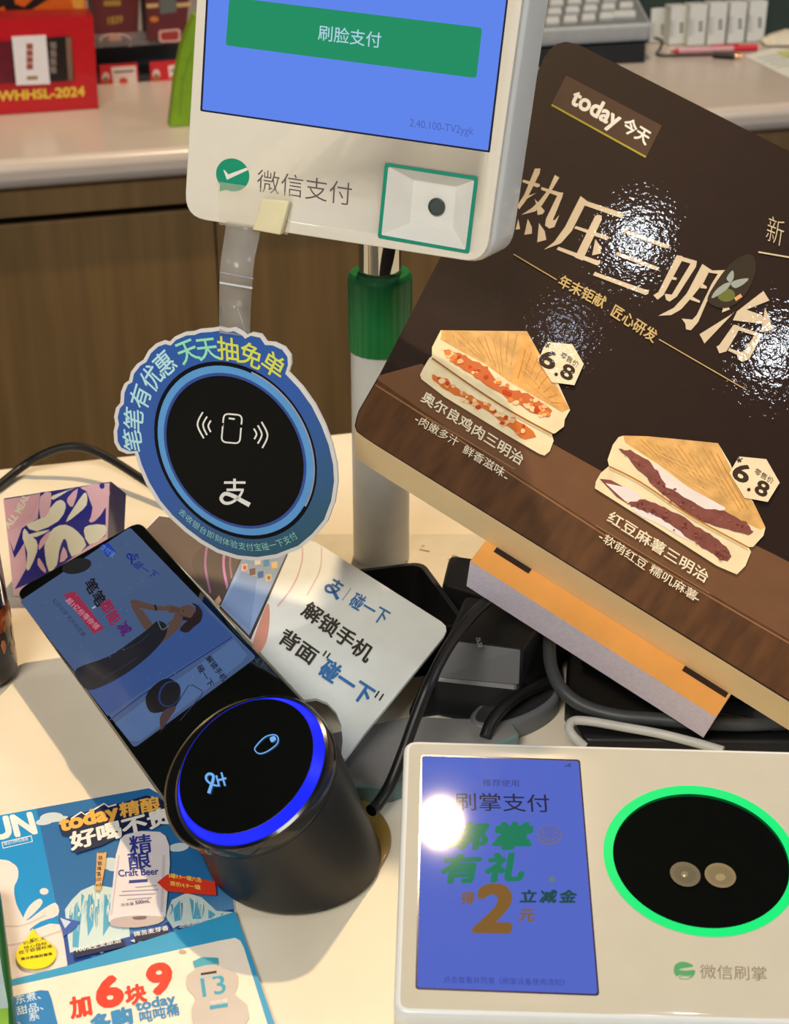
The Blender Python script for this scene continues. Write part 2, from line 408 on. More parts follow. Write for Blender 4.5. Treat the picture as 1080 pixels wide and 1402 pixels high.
# pole
CHROME = M((190, 188, 182), rough=.06, metal=1.0, var=.02)
mb = MB(POLE); mb.lathe([(.0001, .0045), (.0152, .0045), (.0152, .1265), (.0001, .1265)], M((196, 200, 198), rough=.35, var=.03)); mb.build('pole', t)
mb = MB(POLE); n = 96; prof = [(.0108, .1675), (.0145, .1675), (.0158, .166), (.0162, .1635), (.0162, .1268), (.0105, .1268)]
rings = []
for r, zz in prof:
    rings.append([((r - (.0004 if (i % 4) == 0 and r > .0158 and .127 < zz < .165 or (i % 4 == 0 and r > .0158) else 0)) * math.cos(2 * math.pi * i / n), (r - (.0004 if i % 4 == 0 and r > .0158 else 0)) * math.sin(2 * math.pi * i / n), zz) for i in range(n)])
for a, b in zip(rings, rings[1:]): mb.mesh(a + b, [(i, n + i, n + (i + 1) % n, (i + 1) % n) for i in range(n)], M((8, 108, 52), rough=.42, var=.06), True)
mb.build('collar', t)
mb = MB(POLE); mb.lathe([(.0001, .12), (.0107, .12), (.0107, .36), (.0001, .36)], CHROME); mb.build('neck', t)
mb = MB(POLE); mb.box((0, -.014, .30), (.03, .045, .03), M((200, 200, 196), rough=.4)); mb.build('bracket', t, .003)
mb = MB(POLE); mb.prism(rounded([(-.10, -.038), (.085, -.040), (.098, .026), (-.10, .026)], .01), .0003, .0045, M((222, 214, 196), rough=.4, var=.03), ch=.0015)
mb.build('base_plate', t)
BPF = Frame((POLE.O.x, POLE.O.y, .0046), (0, 0, 1), (1, 0, 0))
mb = MB(BPF, .0001); g_ = INK(150, 142, 128)
mb.S([(574, 752), (588, 755)], 1.4, g_); mb.S([(577, 748), (581, 747)], 1.4, g_)
mb.S([(616, 768), (620, 760), (627, 762), (624, 770)], 1.4, g_, closed=True); mb.S([(613, 766), (630, 764)], 1.2, g_)
under(mb.build('printed_marks'), BPF, t)

# ================================================================== ALIPAY-STYLE TAP READER
DN = Vector((-.40, -.341, .849)).normalized()
DC = at_z(343, 1054, .055)
depth = (DC - CAMP).dot(Vector((0, CP, -SP)))
R = 119.5 / FOC * depth
maj = Vector((math.cos(math.radians(34)), math.sin(math.radians(34)) * SP, math.sin(math.radians(34)) * CP))
DF = Frame(DC, DN, maj)
BLK = M((22, 22, 24), rough=.38, var=.08, scale=200); GLS = M((7, 10, 9), rough=.06, coat=1.0, var=.1)
t = thing('tap_payment_reader', 'black drum shaped tap reader glowing blue with tilted display plate', 'payment reader', Frame(at_z(408, 1165, 0), (0, 0, 1), (1, 0, 0)))
base_c = at_z(404, 1172, .0018)
mb = MB(DF); n = 80; rings = []
bc = DF.loc(base_c)
for f_, off in [(0, 0)]: pass
def ring_pts(r, wv): return [Vector((r * math.cos(2 * math.pi * i / n), r * math.sin(2 * math.pi * i / n), wv)) for i in range(n)]
top = ring_pts(R * 1.0, -.0075)
# ring on the table: horizontal circle of the drum's radius
hor = []
for i in range(n):
    a = 2 * math.pi * i / n
    dvec = DF.u * math.cos(a) + DF.v * math.sin(a); h = Vector((dvec.x, dvec.y, 0)).normalized()
    hor.append(DF.loc(base_c + h * R * 1.045))
seq = [top]
for k in (.08, .2, .4, .6, .8, .93): seq.append([a.lerp(b, k) for a, b in zip(top, hor)])
cen = sum(hor, Vector()) / n
seq.append([cen + (p - cen) * 1.0 + DF.loc(DF.O + Vector((0, 0, .0012))) for p in hor])
seq.append([cen + (p - cen) * .965 for p in hor])
for a, b in zip(seq, seq[1:]): mb.mesh(a + b, [(i, n + i, n + (i + 1) % n, (i + 1) % n) for i in range(n)], BLK, True)
mb.face(seq[-1][::-1], BLK); mb.face(top, BLK)
under(mb.build('drum_body'), DF, t)
mb = MB(DF); mb.lathe([(R * .97, -.0072), (R * 1.0, -.0072), (R * 1.0, -.0066), (R * .985, -.0062), (R * 1.0, -.0058), (R * 1.0, -.0012), (R * .985, .0000), (R * .95, .0006), (R * .943, .0001)], [BLK] * 4 + [M((12, 12, 13), rough=.2, coat=.35)] * 4, n=96)
under(mb.build('bezel_ring'), DF, t)
mb = MB(DF); mb.lathe([(R * .945, .0002), (R * .93, .0010), (R * .868, .0040), (R * .855, .0041)], M((6, 28, 255), rough=.35, emit=1.2, spec=.15), n=96)
under(mb.build('light_ring', None, 0, 'glowing blue ring'), DF, t)
mb = MB(DF); mb.lathe([(R * .87, .0030), (R * .855, .0043), (R * .6, .0049), (R * .3, .0052), (.00005, .0053)], GLS, n=96)
gd = under(mb.build('glass_dome'), DF, t)
zd = zoom(160, 880, 2.7)
mb = MB(DF, .0055); ic = M((120, 185, 255), rough=.2, emit=.9)
mb.S(zd((512, 385), (545, 350), (575, 340), (592, 345), (596, 360), (588, 378), (555, 402), (528, 410), (512, 400)), 1.5, ic, 4, True)
mb.P(zd((565, 352), (582, 345), (588, 358), (572, 368)), ic, 3)
# pay character mark, drawn as strokes
pay_mark(mb, zd((364, 512))[0], (3.4, 12.5), (-15.0, 4.2), ic, 2.4)
under(mb.build('display_icons'), DF, gd)
# tilted display plate
PN = Vector((-.31, -.19, .927)); PO = DC - DN * .0085
PF = Frame(PO, PN, Vector((.8, .478, .363)))
pl = [PF.L(*p) for p in [(18, 808), (190, 711), (330, 868), (440, 985), (236, 1112)]]
tr_ = M((118, 108, 84), rough=.25, metal=.8, var=.05)
mb = MB(PF); o_ = rounded(pl, [.007, .007, 0, .002, .004])
mb.prism(o_, -.0085, -.0012, tr_, tr_, BLK, ch=.0008); under(mb.build('plate_rim'), PF, t)
cen2 = sum(o_, Vector((0, 0))) / len(o_)
mb = MB(PF); mb.prism([cen2 + (p - cen2) * .988 for p in o_], -.0012, 0, GLS, M((10, 10, 11), rough=.1, coat=1), ch=.0007); pg = under(mb.build('plate_glass'), PF, t)
a0, a1 = math.radians(62), math.radians(212)
mb = MB(DF); arc = []
for i in range(61):
    a = a0 + (a1 - a0) * i / 60; rr = R * (1.0 + .19 * math.sin(math.pi * i / 60) ** .8)
    arc.append((rr * math.cos(a), rr * math.sin(a), -.0035))
mb.tube(arc, .0006, M((150, 138, 108), rough=.2, metal=.9), 8, 0)
for i in range(60):
    p, q = Vector(arc[i]), Vector(arc[i + 1]); pi_, qi_ = p.normalized() * R * .99, q.normalized() * R * .99
    mb.face([(pi_.x, pi_.y, -.0028), (p.x, p.y, -.0033), (q.x, q.y, -.0033), (qi_.x, qi_.y, -.0028)], M((14, 14, 15), rough=.12, coat=1))
    mb.face([(pi_.x, pi_.y, -.0075), (p.x, p.y, -.0075), (p.x, p.y, -.0033), (q.x, q.y, -.0033), (q.x, q.y, -.0075)][:1] + [(p.x, p.y, -.0085), (q.x, q.y, -.0085), (q.x, q.y, -.0033), (p.x, p.y, -.0033)], M((14, 14, 15), rough=.12, coat=1)) if False else mb.face([(p.x, p.y, -.0085), (q.x, q.y, -.0085), (q.x, q.y, -.0033), (p.x, p.y, -.0033)], M((14, 14, 15), rough=.12, coat=1))
under(mb.build('collar_trim'), DF, t)
# screen with the advert
za = zoom(0, 680, 5.005); zb = zoom(180, 680, 4.383); zp = zoom(0, 580, 2.922)
D_ = lambda *c: M(c, rough=.1, emit=.6)
mb = MB(PF, .0002)
mb.P([(27, 823), (178, 722), (351, 900), (184, 1024)], D_(80, 106, 150), r=.0022)
mb.P(zp((430, 1170), (540, 1090), (700, 990), (930, 850), (800, 720), (620, 830), (420, 950), (300, 1000)), D_(62, 94, 160))
mb.P(zp((460, 1200), (590, 1100), (760, 990), (935, 862), (990, 925), (960, 960), (560, 1270), (520, 1270)), D_(92, 124, 176))
mb.S(zp((440, 1185), (570, 1085), (740, 975), (928, 855)), 1.6, D_(20, 50, 150))
mb.E(105, 775, 20, 11, D_(26, 30, 32), cov=-70); 
mb.P(za((680, 340), (745, 315), (795, 380), (735, 415)), D_(20, 70, 190), r=.0008); mb.T('支付宝', (142, 750), (154, 759), (5, -7), D_(120, 170, 240))
sk = D_(104, 78, 66); dk = D_(26, 30, 40)
hr = D_(40, 28, 26)
mb.P([(246, 862), (254, 852), (264, 846), (268, 832), (262, 826), (270, 828), (277, 838), (275, 850), (266, 858), (256, 866)], hr, 3)
mb.S([(246, 842), (236, 860), (190, 896), (140, 928)], [15, 15, 13, 10], sk, 4)
mb.E(255, 838, 12, 10, sk, cov=-20); mb.P([(244, 834), (241, 840), (246, 845), (252, 847)], sk); mb.S([(250, 846), (262, 848), (268, 840)], 5, hr, 4)
mb.S([(233, 858), (244, 848)], [12, 9], sk)
mb.S([(214, 872), (198, 850), (183, 826)], [15, 13, 10], sk, 4); mb.S([(183, 825), (205, 831), (222, 833), (240, 834)], [10, 8, 6, 4.5], sk, 4); mb.E(183, 826, 5, 5, sk)
mb.P([(226, 830), (238, 829), (249, 834), (244, 838), (232, 839)], sk, 3); mb.S([(212, 828), (214, 836)], 3, dk)
for k in range(3): mb.S([(234, 832 + 2.2 * k), (246, 834 + 2.0 * k)], .7, D_(70, 50, 44))
mb.P([(228, 856), (216, 850), (206, 858), (196, 866), (150, 898), (104, 916), (112, 938), (128, 944), (170, 924), (206, 896), (226, 872)], dk, 3)
mb.S([(216, 850), (222, 862), (231, 856)], 1.4, D_(110, 120, 130), 4); mb.S([(170, 890), (190, 880), (204, 868)], 1.2, D_(46, 52, 66), 4); mb.S([(140, 930), (165, 915), (188, 900)], 1.2, D_(48, 54, 66), 4)
mb.E(251, 836, 1.2, .8, hr); mb.S([(247, 842), (250, 844)], .9, D_(70, 34, 34))
mb.T('笔笔', (126, 803), (136, 820), (15, -10.5), D_(8, 8, 14), .03)
mb.T('都能', (147, 831), (156, 846), (15, -10.5), D_(170, 34, 74), .03); mb.T('减', (171, 861), (180, 876), (15, -10.5), D_(92, 30, 120), .03)
mb.P(za((432, 672), (512, 645), (715, 905), (640, 940)), D_(176, 44, 80), r=.0008); mb.T('超1亿份等你领', (96, 824), (135, 861), (7, -6), D_(236, 160, 180), .01)
mb.T('每日可领 天天有优惠', (76, 824), (118, 873), (5.5, -4), D_(40, 62, 76))
mb.S([(126, 833), (131, 830)], 1.6, D_(220, 225, 230))
BL = D_(18, 44, 150)
pay_mark(mb, (182, 763), (4.4, 6.2), (-7, 4.4), BL, 1.6)
mb.T('碰一下', (190, 775), (210, 787), (10, -8), BL, .01)
mb.T('解锁手机', (288, 904), (306, 928), (8, -6), D_(20, 24, 34), .02); mb.T('碰一下', (276, 917), (288, 936), (8, -6), D_(20, 24, 34), .02)
mb.P(zb((85, 1200), (150, 1120), (220, 1090), (270, 1120), (295, 1180), (270, 1250), (190, 1290), (110, 1290)), D_(14, 16, 20), 3)
mb.E(232, 950, 15.5, 18, D_(36, 62, 120), cov=-60); mb.E(233, 950, 13.8, 16.4, D_(16, 20, 26), cov=-60)
mb.S(zb((215, 1340), (340, 1135), (365, 1130), (425, 1165), (422, 1190), (290, 1345)), 1.2, D_(40, 54, 84), 0, False)
mb.P(zb((170, 1330), (200, 1280), (250, 1260), (265, 1275), (220, 1340), (180, 1400)), D_(84, 58, 62), 3)
for _ in range(26):
    q = random.random(); r_ = random.random(); x = 40 + 130 * q + 150 * r_; y = 815 - 80 * q + 170 * r_
    mb.E(x, y, .8, .6, D_(120, 150, 190), n=8)
under(mb.build('display_screen'), PF, pg)
mb = MB(); q = at_z(424, 1152, 0); Fq = Frame(q, (0, 0, 1), (1, 0, 0))
mb.lathe([(.0001, .0003), (R * 1.0, .0003), (R * 1.0, .0014), (R * .98, .0017), (.0001, .0017)], M((150, 120, 52), rough=.3, coat=.4, var=.12), n=64)
under(mb.build('adhesive_pad'), Fq, t)

# ================================================================== PALM READER
QU = Vector((.999, -.036, -.003)); QV = Vector((.031, .979, .199))
QF = Frame(at_z(690, 1200, .040), QU.cross(QV), QU)
t = thing('palm_payment_reader', 'white wedge shaped palm reader with green ring and small blue screen', 'payment reader', Frame((QF.O.x, QF.O.y, 0), (0, 0, 1), (1, 0, 0)))
out = rounded([QF.L(*p) for p in [(553, 1012), (1196, 1030), (1240, 1408), (538, 1388)]], [.006, .006, .006, .006])
PW = M((192, 188, 174), rough=.10, coat=.6, var=.015)
mb = MB(QF); mb.prism(out, -.009, 0, PW, M((214, 220, 222), rough=.25, coat=.2, var=.015), ch=.0022); under(mb.build('top_shell'), QF, t)
mb = MB(QF); c0 = sum(out, Vector((0, 0))) / len(out)
up_ = [c0 + (p - c0) * .985 for p in out]; lo = []
for p in [c0 + (p - c0) * .95 for p in out]:
    wpt = QF.pt(p.x, p.y, 0); lo.append(QF.loc((wpt.x, wpt.y, .0008)))
upv = [Vector((p.x, p.y, -.009)) for p in up_]; N = len(upv)
mb.mesh(upv + lo, [(i, N + i, N + (i + 1) % N, (i + 1) % N) for i in range(N)], M((206, 212, 216), rough=.4), True); mb.face(lo, M((80, 80, 80)))
under(mb.build('lower_shell'), QF, t)
mb = MB(QF); mb.P([(576, 1033), (794, 1040), (820.5, 1363.5), (568.5, 1354.5)], LIT(40, 8, 50), r=.0014)
mb.P([(578, 1035), (792, 1042), (818, 1361), (571, 1352)], M((84, 106, 206), rough=.035, emit=.88, spec=.28), r=.0012)
zq = zoom(540, 1000, 3.487); L_ = lambda *c: M(c, rough=.035, emit=.85, spec=.28)
for k in range(4): mb.P([(772.5 + k * 2.4, 1050), (774 + k * 2.4, 1050), (774 + k * 2.4, 1048 - k), (772.5 + k * 2.4, 1048 - k)], L_(56, 66, 120))
mb.T('推荐使用', *zq((442, 250), (576, 254)), (0, -10.5), L_(58, 66, 120)); 
mb.T('刷掌支付', *zq((340, 340), (687, 348)), (-.8, -26), L_(34, 34, 48), .006)
mb.T('绑掌', *zq((352, 503), (566, 505)), (6, -38), L_(14, 128, 92), .05, .9); mb.T('有礼', *zq((318, 660), (530, 655)), (7, -40), L_(14, 128, 92), .05, .9)
gb = L_(134, 96, 40)
mb.T('得', *zq((350, 803), (418, 804)), (1.5, -18), gb, .03); mb.G('2', zq((478, 850))[0], (46, 1), (9, -60), gb, .045); mb.T('元', *zq((632, 882), (712, 884)), (2, -19), gb, .035)
mb.T('立减金', *zq((640, 795), (828, 796)), (2.5, -18.5), L_(20, 74, 72), .04, .88)
mb.T('点击查看并同意《刷掌设备使用须知》', *zq((250, 1192), (815, 1207)), (0, -10), L_(56, 72, 156))
mb.E(752, 1143, 17, 14, L_(112, 114, 150)); mb.E(752, 1142, 15, 12, L_(92, 104, 190)); mb.S([(742, 1146), (752, 1151), (762, 1146)], 2, L_(112, 114, 150), 4); mb.E(743, 1139, 1.6, 1.6, L_(112, 114, 150)); mb.E(760, 1139, 1.6, 1.6, L_(112, 114, 150))
mb.E(755.5, 1204, 4.5, 4, L_(106, 128, 130))
under(mb.build('screen'), QF, t)
mb = MB(QF); mb.E(960, 1179, 121.5, 92.5, M((5, 8, 7), rough=.05, coat=1.0, var=.2, scale=800), cov=1580, n=96); pw = under(mb.build('palm_window'), QF, t)
mb = MB(QF, .0002); wv = mb.w; a_, b_ = [], []
for i in range(97):
    tt = 2 * math.pi * i / 96; c_, s_ = math.cos(tt), math.sin(tt)
    for lst, hw, hh, cv in ((a_, 134, 103.5, 1957), (b_, 121, 92, 1580)):
        B_ = cv / hw; C_ = math.sqrt(hh * hh - B_ * B_); lst.append(QF.L(960 + hw * c_, 1179 + B_ * c_ + C_ * s_, .0008 if lst is b_ else .0003))
for i in range(96): mb.face([a_[i], b_[i], b_[i + 1], a_[i + 1]], M((0, 236, 118), rough=.4, emit=1.05, spec=.05))
under(mb.build('light_ring', None, 0, 'glowing green ring'), QF, t)
mb = MB(QF, .0006); mb.E(938, 1197, 21, 17, INK(66, 62, 46), cov=60); mb.E(938, 1197, 15, 12, INK(50, 48, 36), cov=30); mb.E(937, 1197, 5, 4.3, INK(96, 88, 60)); mb.E(936.5, 1199, 1.5, 1.5, INK(220, 215, 190)); under(mb.build('camera_lens'), QF, pw)
mb = MB(QF, .0006); mb.E(986, 1198.5, 21.5, 17, INK(104, 92, 60), cov=60); mb.E(986, 1198.5, 17, 13, INK(92, 82, 54), cov=40); mb.E(986, 1201, 7, 5, INK(128, 116, 82)); under(mb.build('infrared_lens'), QF, pw)
zl = zoom(800, 1040, 3.857)
mb = MB(QF); lg = INK(22, 140, 84); mb.P(zl((472, 1110), (478, 1085), (500, 1070), (530, 1068), (560, 1078), (574, 1092), (530, 1100), (498, 1108), (530, 1114), (582, 1112), (580, 1135), (562, 1155), (560, 1140), (500, 1138), (488, 1145), (474, 1128)), lg, 3)
mb.S(zl((500, 1150), (515, 1142), (545, 1142), (562, 1150), (545, 1158), (515, 1158)), 1.0, lg, 4, True); under(mb.build('logo'), QF, t)
mb = MB(QF); mb.T('微信刷掌', *zl((652, 1120), (922, 1130)), (-.4, -21), INK(118, 106, 92), .0); under(mb.build('lettering'), QF, t)

# ================================================================== TALL SANDWICH SIGN
SN = Vector((.02, -.57, .82)); S0 = at_y(487, 592, .62)
_m = Frame(S0, SN, (1, 0, 0)); _e = _m.L(1080, 962); SF = Frame(S0, SN, _m.u * _e.x + _m.v * _e.y)
TH = .024
GLOSS = dict(rough=.55, coat=.6, var=.05, bump=.07, bscale=340, spec=.12)
G_ = lambda *c: M(c, **GLOSS)
t = thing('sandwich_sign', 'large tilted dark brown sign board advertising toasted sandwiches', 'sign', SF)
ol = [(1180, 1023), (516, 610.5), (500, 600), (488, 591), (485.5, 583), (487.5, 573), (491, 562), (521, 510), (628, 304), (741, 88), (745, 78), (752, 68), (762, 60), (775, 57), (788, 60), (800, 65), (1080, 207), (1180, 258)]
olL = [SF.L(*p) for p in ol]
mb = MB(SF); mb.prism(olL, -TH, 0, G_(38, 24, 20), M((250, 222, 168), rough=.5, var=.05, scale=30), ch=.0)
# front edge of the print wraps: keep sides beige, left and top edge dark ink
brd = mb.build('board', t)
dark_i = len(brd.data.materials); brd.data.materials.append(M((34, 24, 20), rough=.4))
for p in brd.data.polygons:
    if abs(p.normal.z) < .3 and (p.normal.y > .05 or p.normal.x < -.75): p.material_index = dark_i
mb = MB(SF); z5 = zoom(480, 430, 1.8); z5b = zoom(560, 430, 4.154); z6b = zoom(800, 570, 3.857); z7 = zoom(690, 220, 5.4); z8 = zoom(870, 270, 5.143)
mb.P([(519, 514), (577, 498), (757, 608), (841, 655), (1058, 758), (1180, 822), (1180, 935), (1069, 869), (836, 733), (697, 644), (517, 520)], G_(110, 76, 52))
mb.P([(517, 520), (697, 644), (836, 733), (1069, 869), (1180, 935), (1180, 1020), (516, 609), (500, 599), (489, 590), (487, 583), (489, 573), (492, 563)], M((84, 53, 27), rough=.34, coat=.5, var=.34, scale=160, bump=.07, bscale=340, wood=2))
mb.S([(514, 527), (560, 556), (697, 648), (836, 738), (1069, 874), (1180, 940)], 2.2, G_(140, 98, 66))
# faint darker wash at the sign's left side is part of the artwork
mb.P([(775, 103), (906, 172), (884, 216), (755, 143)], G_(78, 58, 46)); mb.S([(755, 143.5), (884, 215)], 2.4, G_(170, 160, 52))
WT = G_(236, 232, 222)
mb.B('today', (780, 141), (843, 176), (10.5, -20.5), WT, .035); mb.T('今天', (862.5, 174), (880, 185), (10, -20), WT, .03)
GOLD = G_(206, 188, 160)
def strokes(zf, lst):
    for s_ in lst: mb.P(zf(*s_), GOLD)
strokes(z7, [
 [(228, 58), (268, 58), (262, 95), (165, 290), (112, 360), (96, 335), (150, 250)], [(140, 140), (262, 172), (265, 190), (245, 197), (135, 158)], [(160, 265), (235, 240), (165, 285)],
 [(375, 105), (408, 125), (345, 230), (280, 330), (230, 375), (125, 402), (205, 350), (262, 295), (330, 210)], [(275, 195), (415, 235), (437, 237), (430, 268), (360, 440), (375, 440), (408, 400), (372, 490), (335, 502), (303, 480), (310, 430), (392, 260), (275, 215)],
 [(225, 280), (300, 372), (285, 395), (248, 402), (240, 330)], [(175, 430), (205, 490), (205, 540), (150, 548)], [(258, 460), (300, 520), (312, 585), (245, 603)], [(105, 430), (118, 505), (85, 510)],
 [(565, 262), (590, 280), (615, 300), (880, 388), (887, 405), (865, 425), (598, 332)], [(565, 262), (612, 300), (500, 520), (420, 610), (295, 658), (370, 600), (450, 490)],
 [(690, 400), (722, 405), (720, 440), (580, 738), (522, 715), (672, 410)], [(530, 483), (770, 558), (778, 575), (755, 587), (518, 500)], [(402, 636), (690, 737), (712, 735), (710, 760), (690, 775), (388, 657)], [(675, 580), (710, 630), (718, 685), (650, 700)],
 [(888, 506), (1180, 610), (1230, 625), (1215, 648), (1170, 640), (876, 527)], [(835, 673), (1090, 768), (1150, 790), (1130, 812), (1080, 795), (823, 697)], [(670, 822), (1050, 955), (1072, 955), (1065, 985), (1045, 993), (658, 847)]])
strokes(z8, [
 [(290, 408), (330, 415), (325, 450), (195, 690), (155, 722), (125, 690), (160, 668)], [(290, 408), (430, 450), (425, 478), (300, 442)], [(400, 440), (432, 450), (425, 490), (290, 700), (240, 735), (215, 722), (205, 680), (255, 686), (380, 480)], [(250, 555), (292, 570), (283, 584), (240, 576)],
 [(470, 470), (525, 510), (480, 600), (400, 700), (320, 790), (250, 830), (160, 835), (270, 778), (360, 678)], [(470, 470), (540, 516), (632, 513), (620, 545), (520, 532)], [(595, 515), (634, 513), (500, 740), (440, 880), (390, 937), (355, 930), (350, 890), (325, 855), (400, 862), (430, 830), (535, 610)], [(470, 608), (503, 630), (498, 644), (455, 640)], [(395, 698), (455, 730), (450, 744), (385, 722)],
 [(700, 645), (745, 670), (740, 700), (690, 728)], [(630, 722), (665, 790), (608, 812)], [(450, 965), (690, 815), (702, 800), (485, 1030)],
 [(900, 660), (942, 727), (780, 792), (890, 830), (902, 850), (895, 893), (685, 866), (715, 803)], [(910, 780), (945, 850), (962, 935), (885, 952)],
 [(690, 898), (730, 905), (725, 940), (640, 1085), (590, 1100), (570, 1052), (590, 1040)], [(690, 898), (885, 963), (880, 988), (715, 933)], [(850, 953), (892, 970), (800, 1140), (750, 1160), (720, 1140), (715, 1110), (650, 1080), (660, 1063), (740, 1090), (765, 1083)]])
# pressed flower picture inside the headline
mb.P(z8((505, 720), (560, 610), (640, 500), (720, 430), (800, 400), (840, 440), (840, 540), (790, 660), (720, 740), (640, 780), (560, 770)), G_(52, 44, 34), 4)
mb.E(994, 404, 12, 9, G_(104, 108, 56)); gp = G_(150, 158, 150)
mb.P(z8((535, 712), (560, 660), (620, 612), (670, 600), (650, 640), (600, 680)), gp, 3); mb.P(z8((670, 600), (640, 570), (682, 515), (692, 560)), gp, 3); mb.P(z8((670, 605), (720, 580), (795, 572), (760, 612), (700, 640)), gp, 3)
mb.S(z8((700, 720), (745, 690)), 5, G_(216, 156, 108))
gl = G_(196, 168, 112)
mb.T('年末钜献', (773.3, 387.6), (820.5, 412), (8.5, -16.5), gl, .02); mb.T('匠心研发', (845, 428.5), (890.5, 458), (8.5, -17), gl, .02)
mb.S([(703, 348), (762, 383)], 1.3, gl); mb.S([(902, 464.5), (1022, 534)], 1.3, gl)
mb.T('新', (1061, 317), (1086, 327), (6, -38), G_(206, 190, 156), -.012); mb.S([(1038, 345), (1120, 359)], 2, G_(206, 190, 156))
face = mb.build('printed_face', t)
def badge(zf, hexa, six, dot, eight, yen, lab):
    b_ = MB(SF, .0012); cr = G_(232, 214, 178); dk = G_(58, 44, 34)
    b_.P(zf(*hexa), cr)
    b_.G('6', zf(six)[0], (19.5, 9), (9, -22), dk, .03); b_.G('8', zf(eight)[0], (15, 7.5), (7.5, -18), dk, .03); b_.E(*zf(dot)[0], 2.5, 2.5, dk)
    b_.T('¥', zf(yen)[0], (zf(yen)[0][0] + 12, zf(yen)[0][1] + 6), (4.5, -9.5), dk, .02)
    b_.T('零售价', zf(lab[0])[0], zf(lab[1])[0], (4.2, -8), dk)
    return b_.build('price_badge', t)
# chicken sandwich
def noise_bits(mb_, zf, region, n_, cols, s0, s1):
    for _ in range(n_):
        k = random.random(); i = random.randrange(len(region) - 1); a, b = region[i], region[i + 1]
        x = a[0] + (b[0] - a[0]) * k + random.uniform(-1, 1) * a[2]; y = a[1] + (b[1] - a[1]) * k + random.uniform(-1, 1) * a[2]
        r = random.uniform(s0, s1); px, py = zf((x, y))[0]; th = random.uniform(0, 3)
        mb_.P([(px + r * random.uniform(.6, 1.2) * math.cos(th + q * 1.25), py + r * random.uniform(.5, 1) * math.sin(th + q * 1.25)) for q in range(5)], random.choice(cols), 2)
mb = MB(SF, .0008); BR = M((232, 214, 172), rough=.4, coat=.6, var=.08, scale=120, bump=.07, bscale=340); TO = M((212, 164, 96), rough=.4, coat=.6, var=.22, scale=150, bump=.07, bscale=340)
mb.P(z5b((180, 92), (420, 95), (670, 97), (740, 230), (760, 300), (850, 400), (915, 545), (885, 600), (880, 640), (830, 678), (810, 680), (822, 720), (800, 780), (770, 805), (740, 795), (560, 690), (200, 470), (70, 370), (62, 345), (85, 300), (115, 250), (130, 240), (130, 190), (150, 150)), BR)
mb.P(z5b((187, 92), (420, 95), (670, 97), (760, 260), (912, 540), (870, 560), (700, 460), (575, 390), (440, 290), (300, 215), (178, 145)), TO)
mb.P(z5b((652, 108), (720, 220), (905, 530), (860, 540), (720, 460), (575, 380)), M((218, 158, 82), rough=.4, coat=.6, var=.2, scale=150, bump=.07, bscale=340))
gr = G_(190, 134, 66); g2 = G_(226, 184, 118)
def grill(zf, quad, n_, m_, wd):                                     # toasted lines across a bread face given by its four corners
    a, b, c, d = [Vector(p) for p in quad]
    for k in range(n_):
        t_ = (k + .5) / n_; p0 = a.lerp(b, t_); p1 = d.lerp(c, t_); k0 = random.uniform(0, .25); k1 = random.uniform(.6, 1)
        mb.S(zf(tuple(p0.lerp(p1, k0)), tuple(p0.lerp(p1, (k0 + k1) / 2) + Vector((random.uniform(-4, 4), 0))), tuple(p0.lerp(p1, k1))), [wd * random.uniform(.5, 1.2)], m_, 2)
rd = G_(200, 104, 56)
def ragged(zf, pts, m_, amp):
    q = []
    for k, p in enumerate(pts):
        a, b = Vector(p), Vector(pts[(k + 1) % len(pts)])
        for e in range(4): q.append(tuple(a.lerp(b, e / 4) + Vector((random.uniform(-amp, amp), random.uniform(-amp, amp)))))
    mb.P(zf(*q), m_)
grill(z5b, [(200, 100), (640, 105), (570, 380), (440, 285)], 9, gr, 1.0); grill(z5b, [(230, 110), (630, 200), (600, 300), (260, 190)], 7, g2, .9)
grill(z5b, [(660, 120), (890, 530), (800, 510), (600, 380)], 8, gr, 1.2); grill(z5b, [(650, 150), (600, 360), (830, 520), (860, 480)], 4, g2, 1.0)
ragged(z5b, [(175, 195), (280, 215), (340, 250), (440, 300), (500, 380), (560, 420), (640, 440), (760, 500), (805, 545), (800, 590), (740, 570), (640, 530), (520, 450), (420, 390), (330, 330), (240, 265)], rd, 9)
ragged(z5b, [(135, 345), (200, 360), (260, 410), (330, 460), (420, 500), (520, 560), (620, 600), (730, 690), (650, 712), (560, 640), (450, 560), (340, 500), (230, 440), (140, 380)], G_(208, 112, 50), 9)
cols = [G_(232, 176, 126), G_(190, 66, 30), G_(226, 132, 60), G_(238, 200, 150)]
noise_bits(mb, z5b, [(230, 225, 22), (350, 290, 30), (470, 370, 32), (600, 470, 35), (720, 530, 30), (780, 560, 20)], 46, cols, 2.5, 5.5)
noise_bits(mb, z5b, [(160, 360, 12), (260, 430, 25), (400, 520, 25), (560, 610, 28), (690, 690, 14)], 40, cols, 2.2, 5)
mb.S(z5b((130, 250), (380, 425), (600, 565), (815, 682)), 2.4, G_(150, 100, 44), 4)
mb.build('sandwich_picture', t, 0, 'picture of the orange chicken sandwich')
badge(z5b, [(780, 158), (928, 172), (993, 284), (940, 404), (812, 388), (733, 265)], (790, 265), (836, 343), (900, 338), (795, 190), [(877, 245), (945, 290)])
mb = MB(SF, .0008); cr = G_(230, 216, 186)
mb.T('奥尔良鸡肉三明治', *z5b((110, 490), (612, 815)), (7.8, -15.5), cr, .016); mb.T('肉嫩多汁', *z5b((85, 624), (252, 722)), (6, -12.5), cr, .006); mb.T('鲜香滋味', *z5b((337, 785), (512, 893)), (6, -12.5), cr, .006)
mb.S(z5b((35, 596), (52, 606)), 1.6, cr); mb.S(z5b((540, 926), (558, 937)), 1.6, cr); mb.S(z5b((20, 537), (600, 882)), 1.0, G_(160, 124, 84))
mb.build('caption', t)
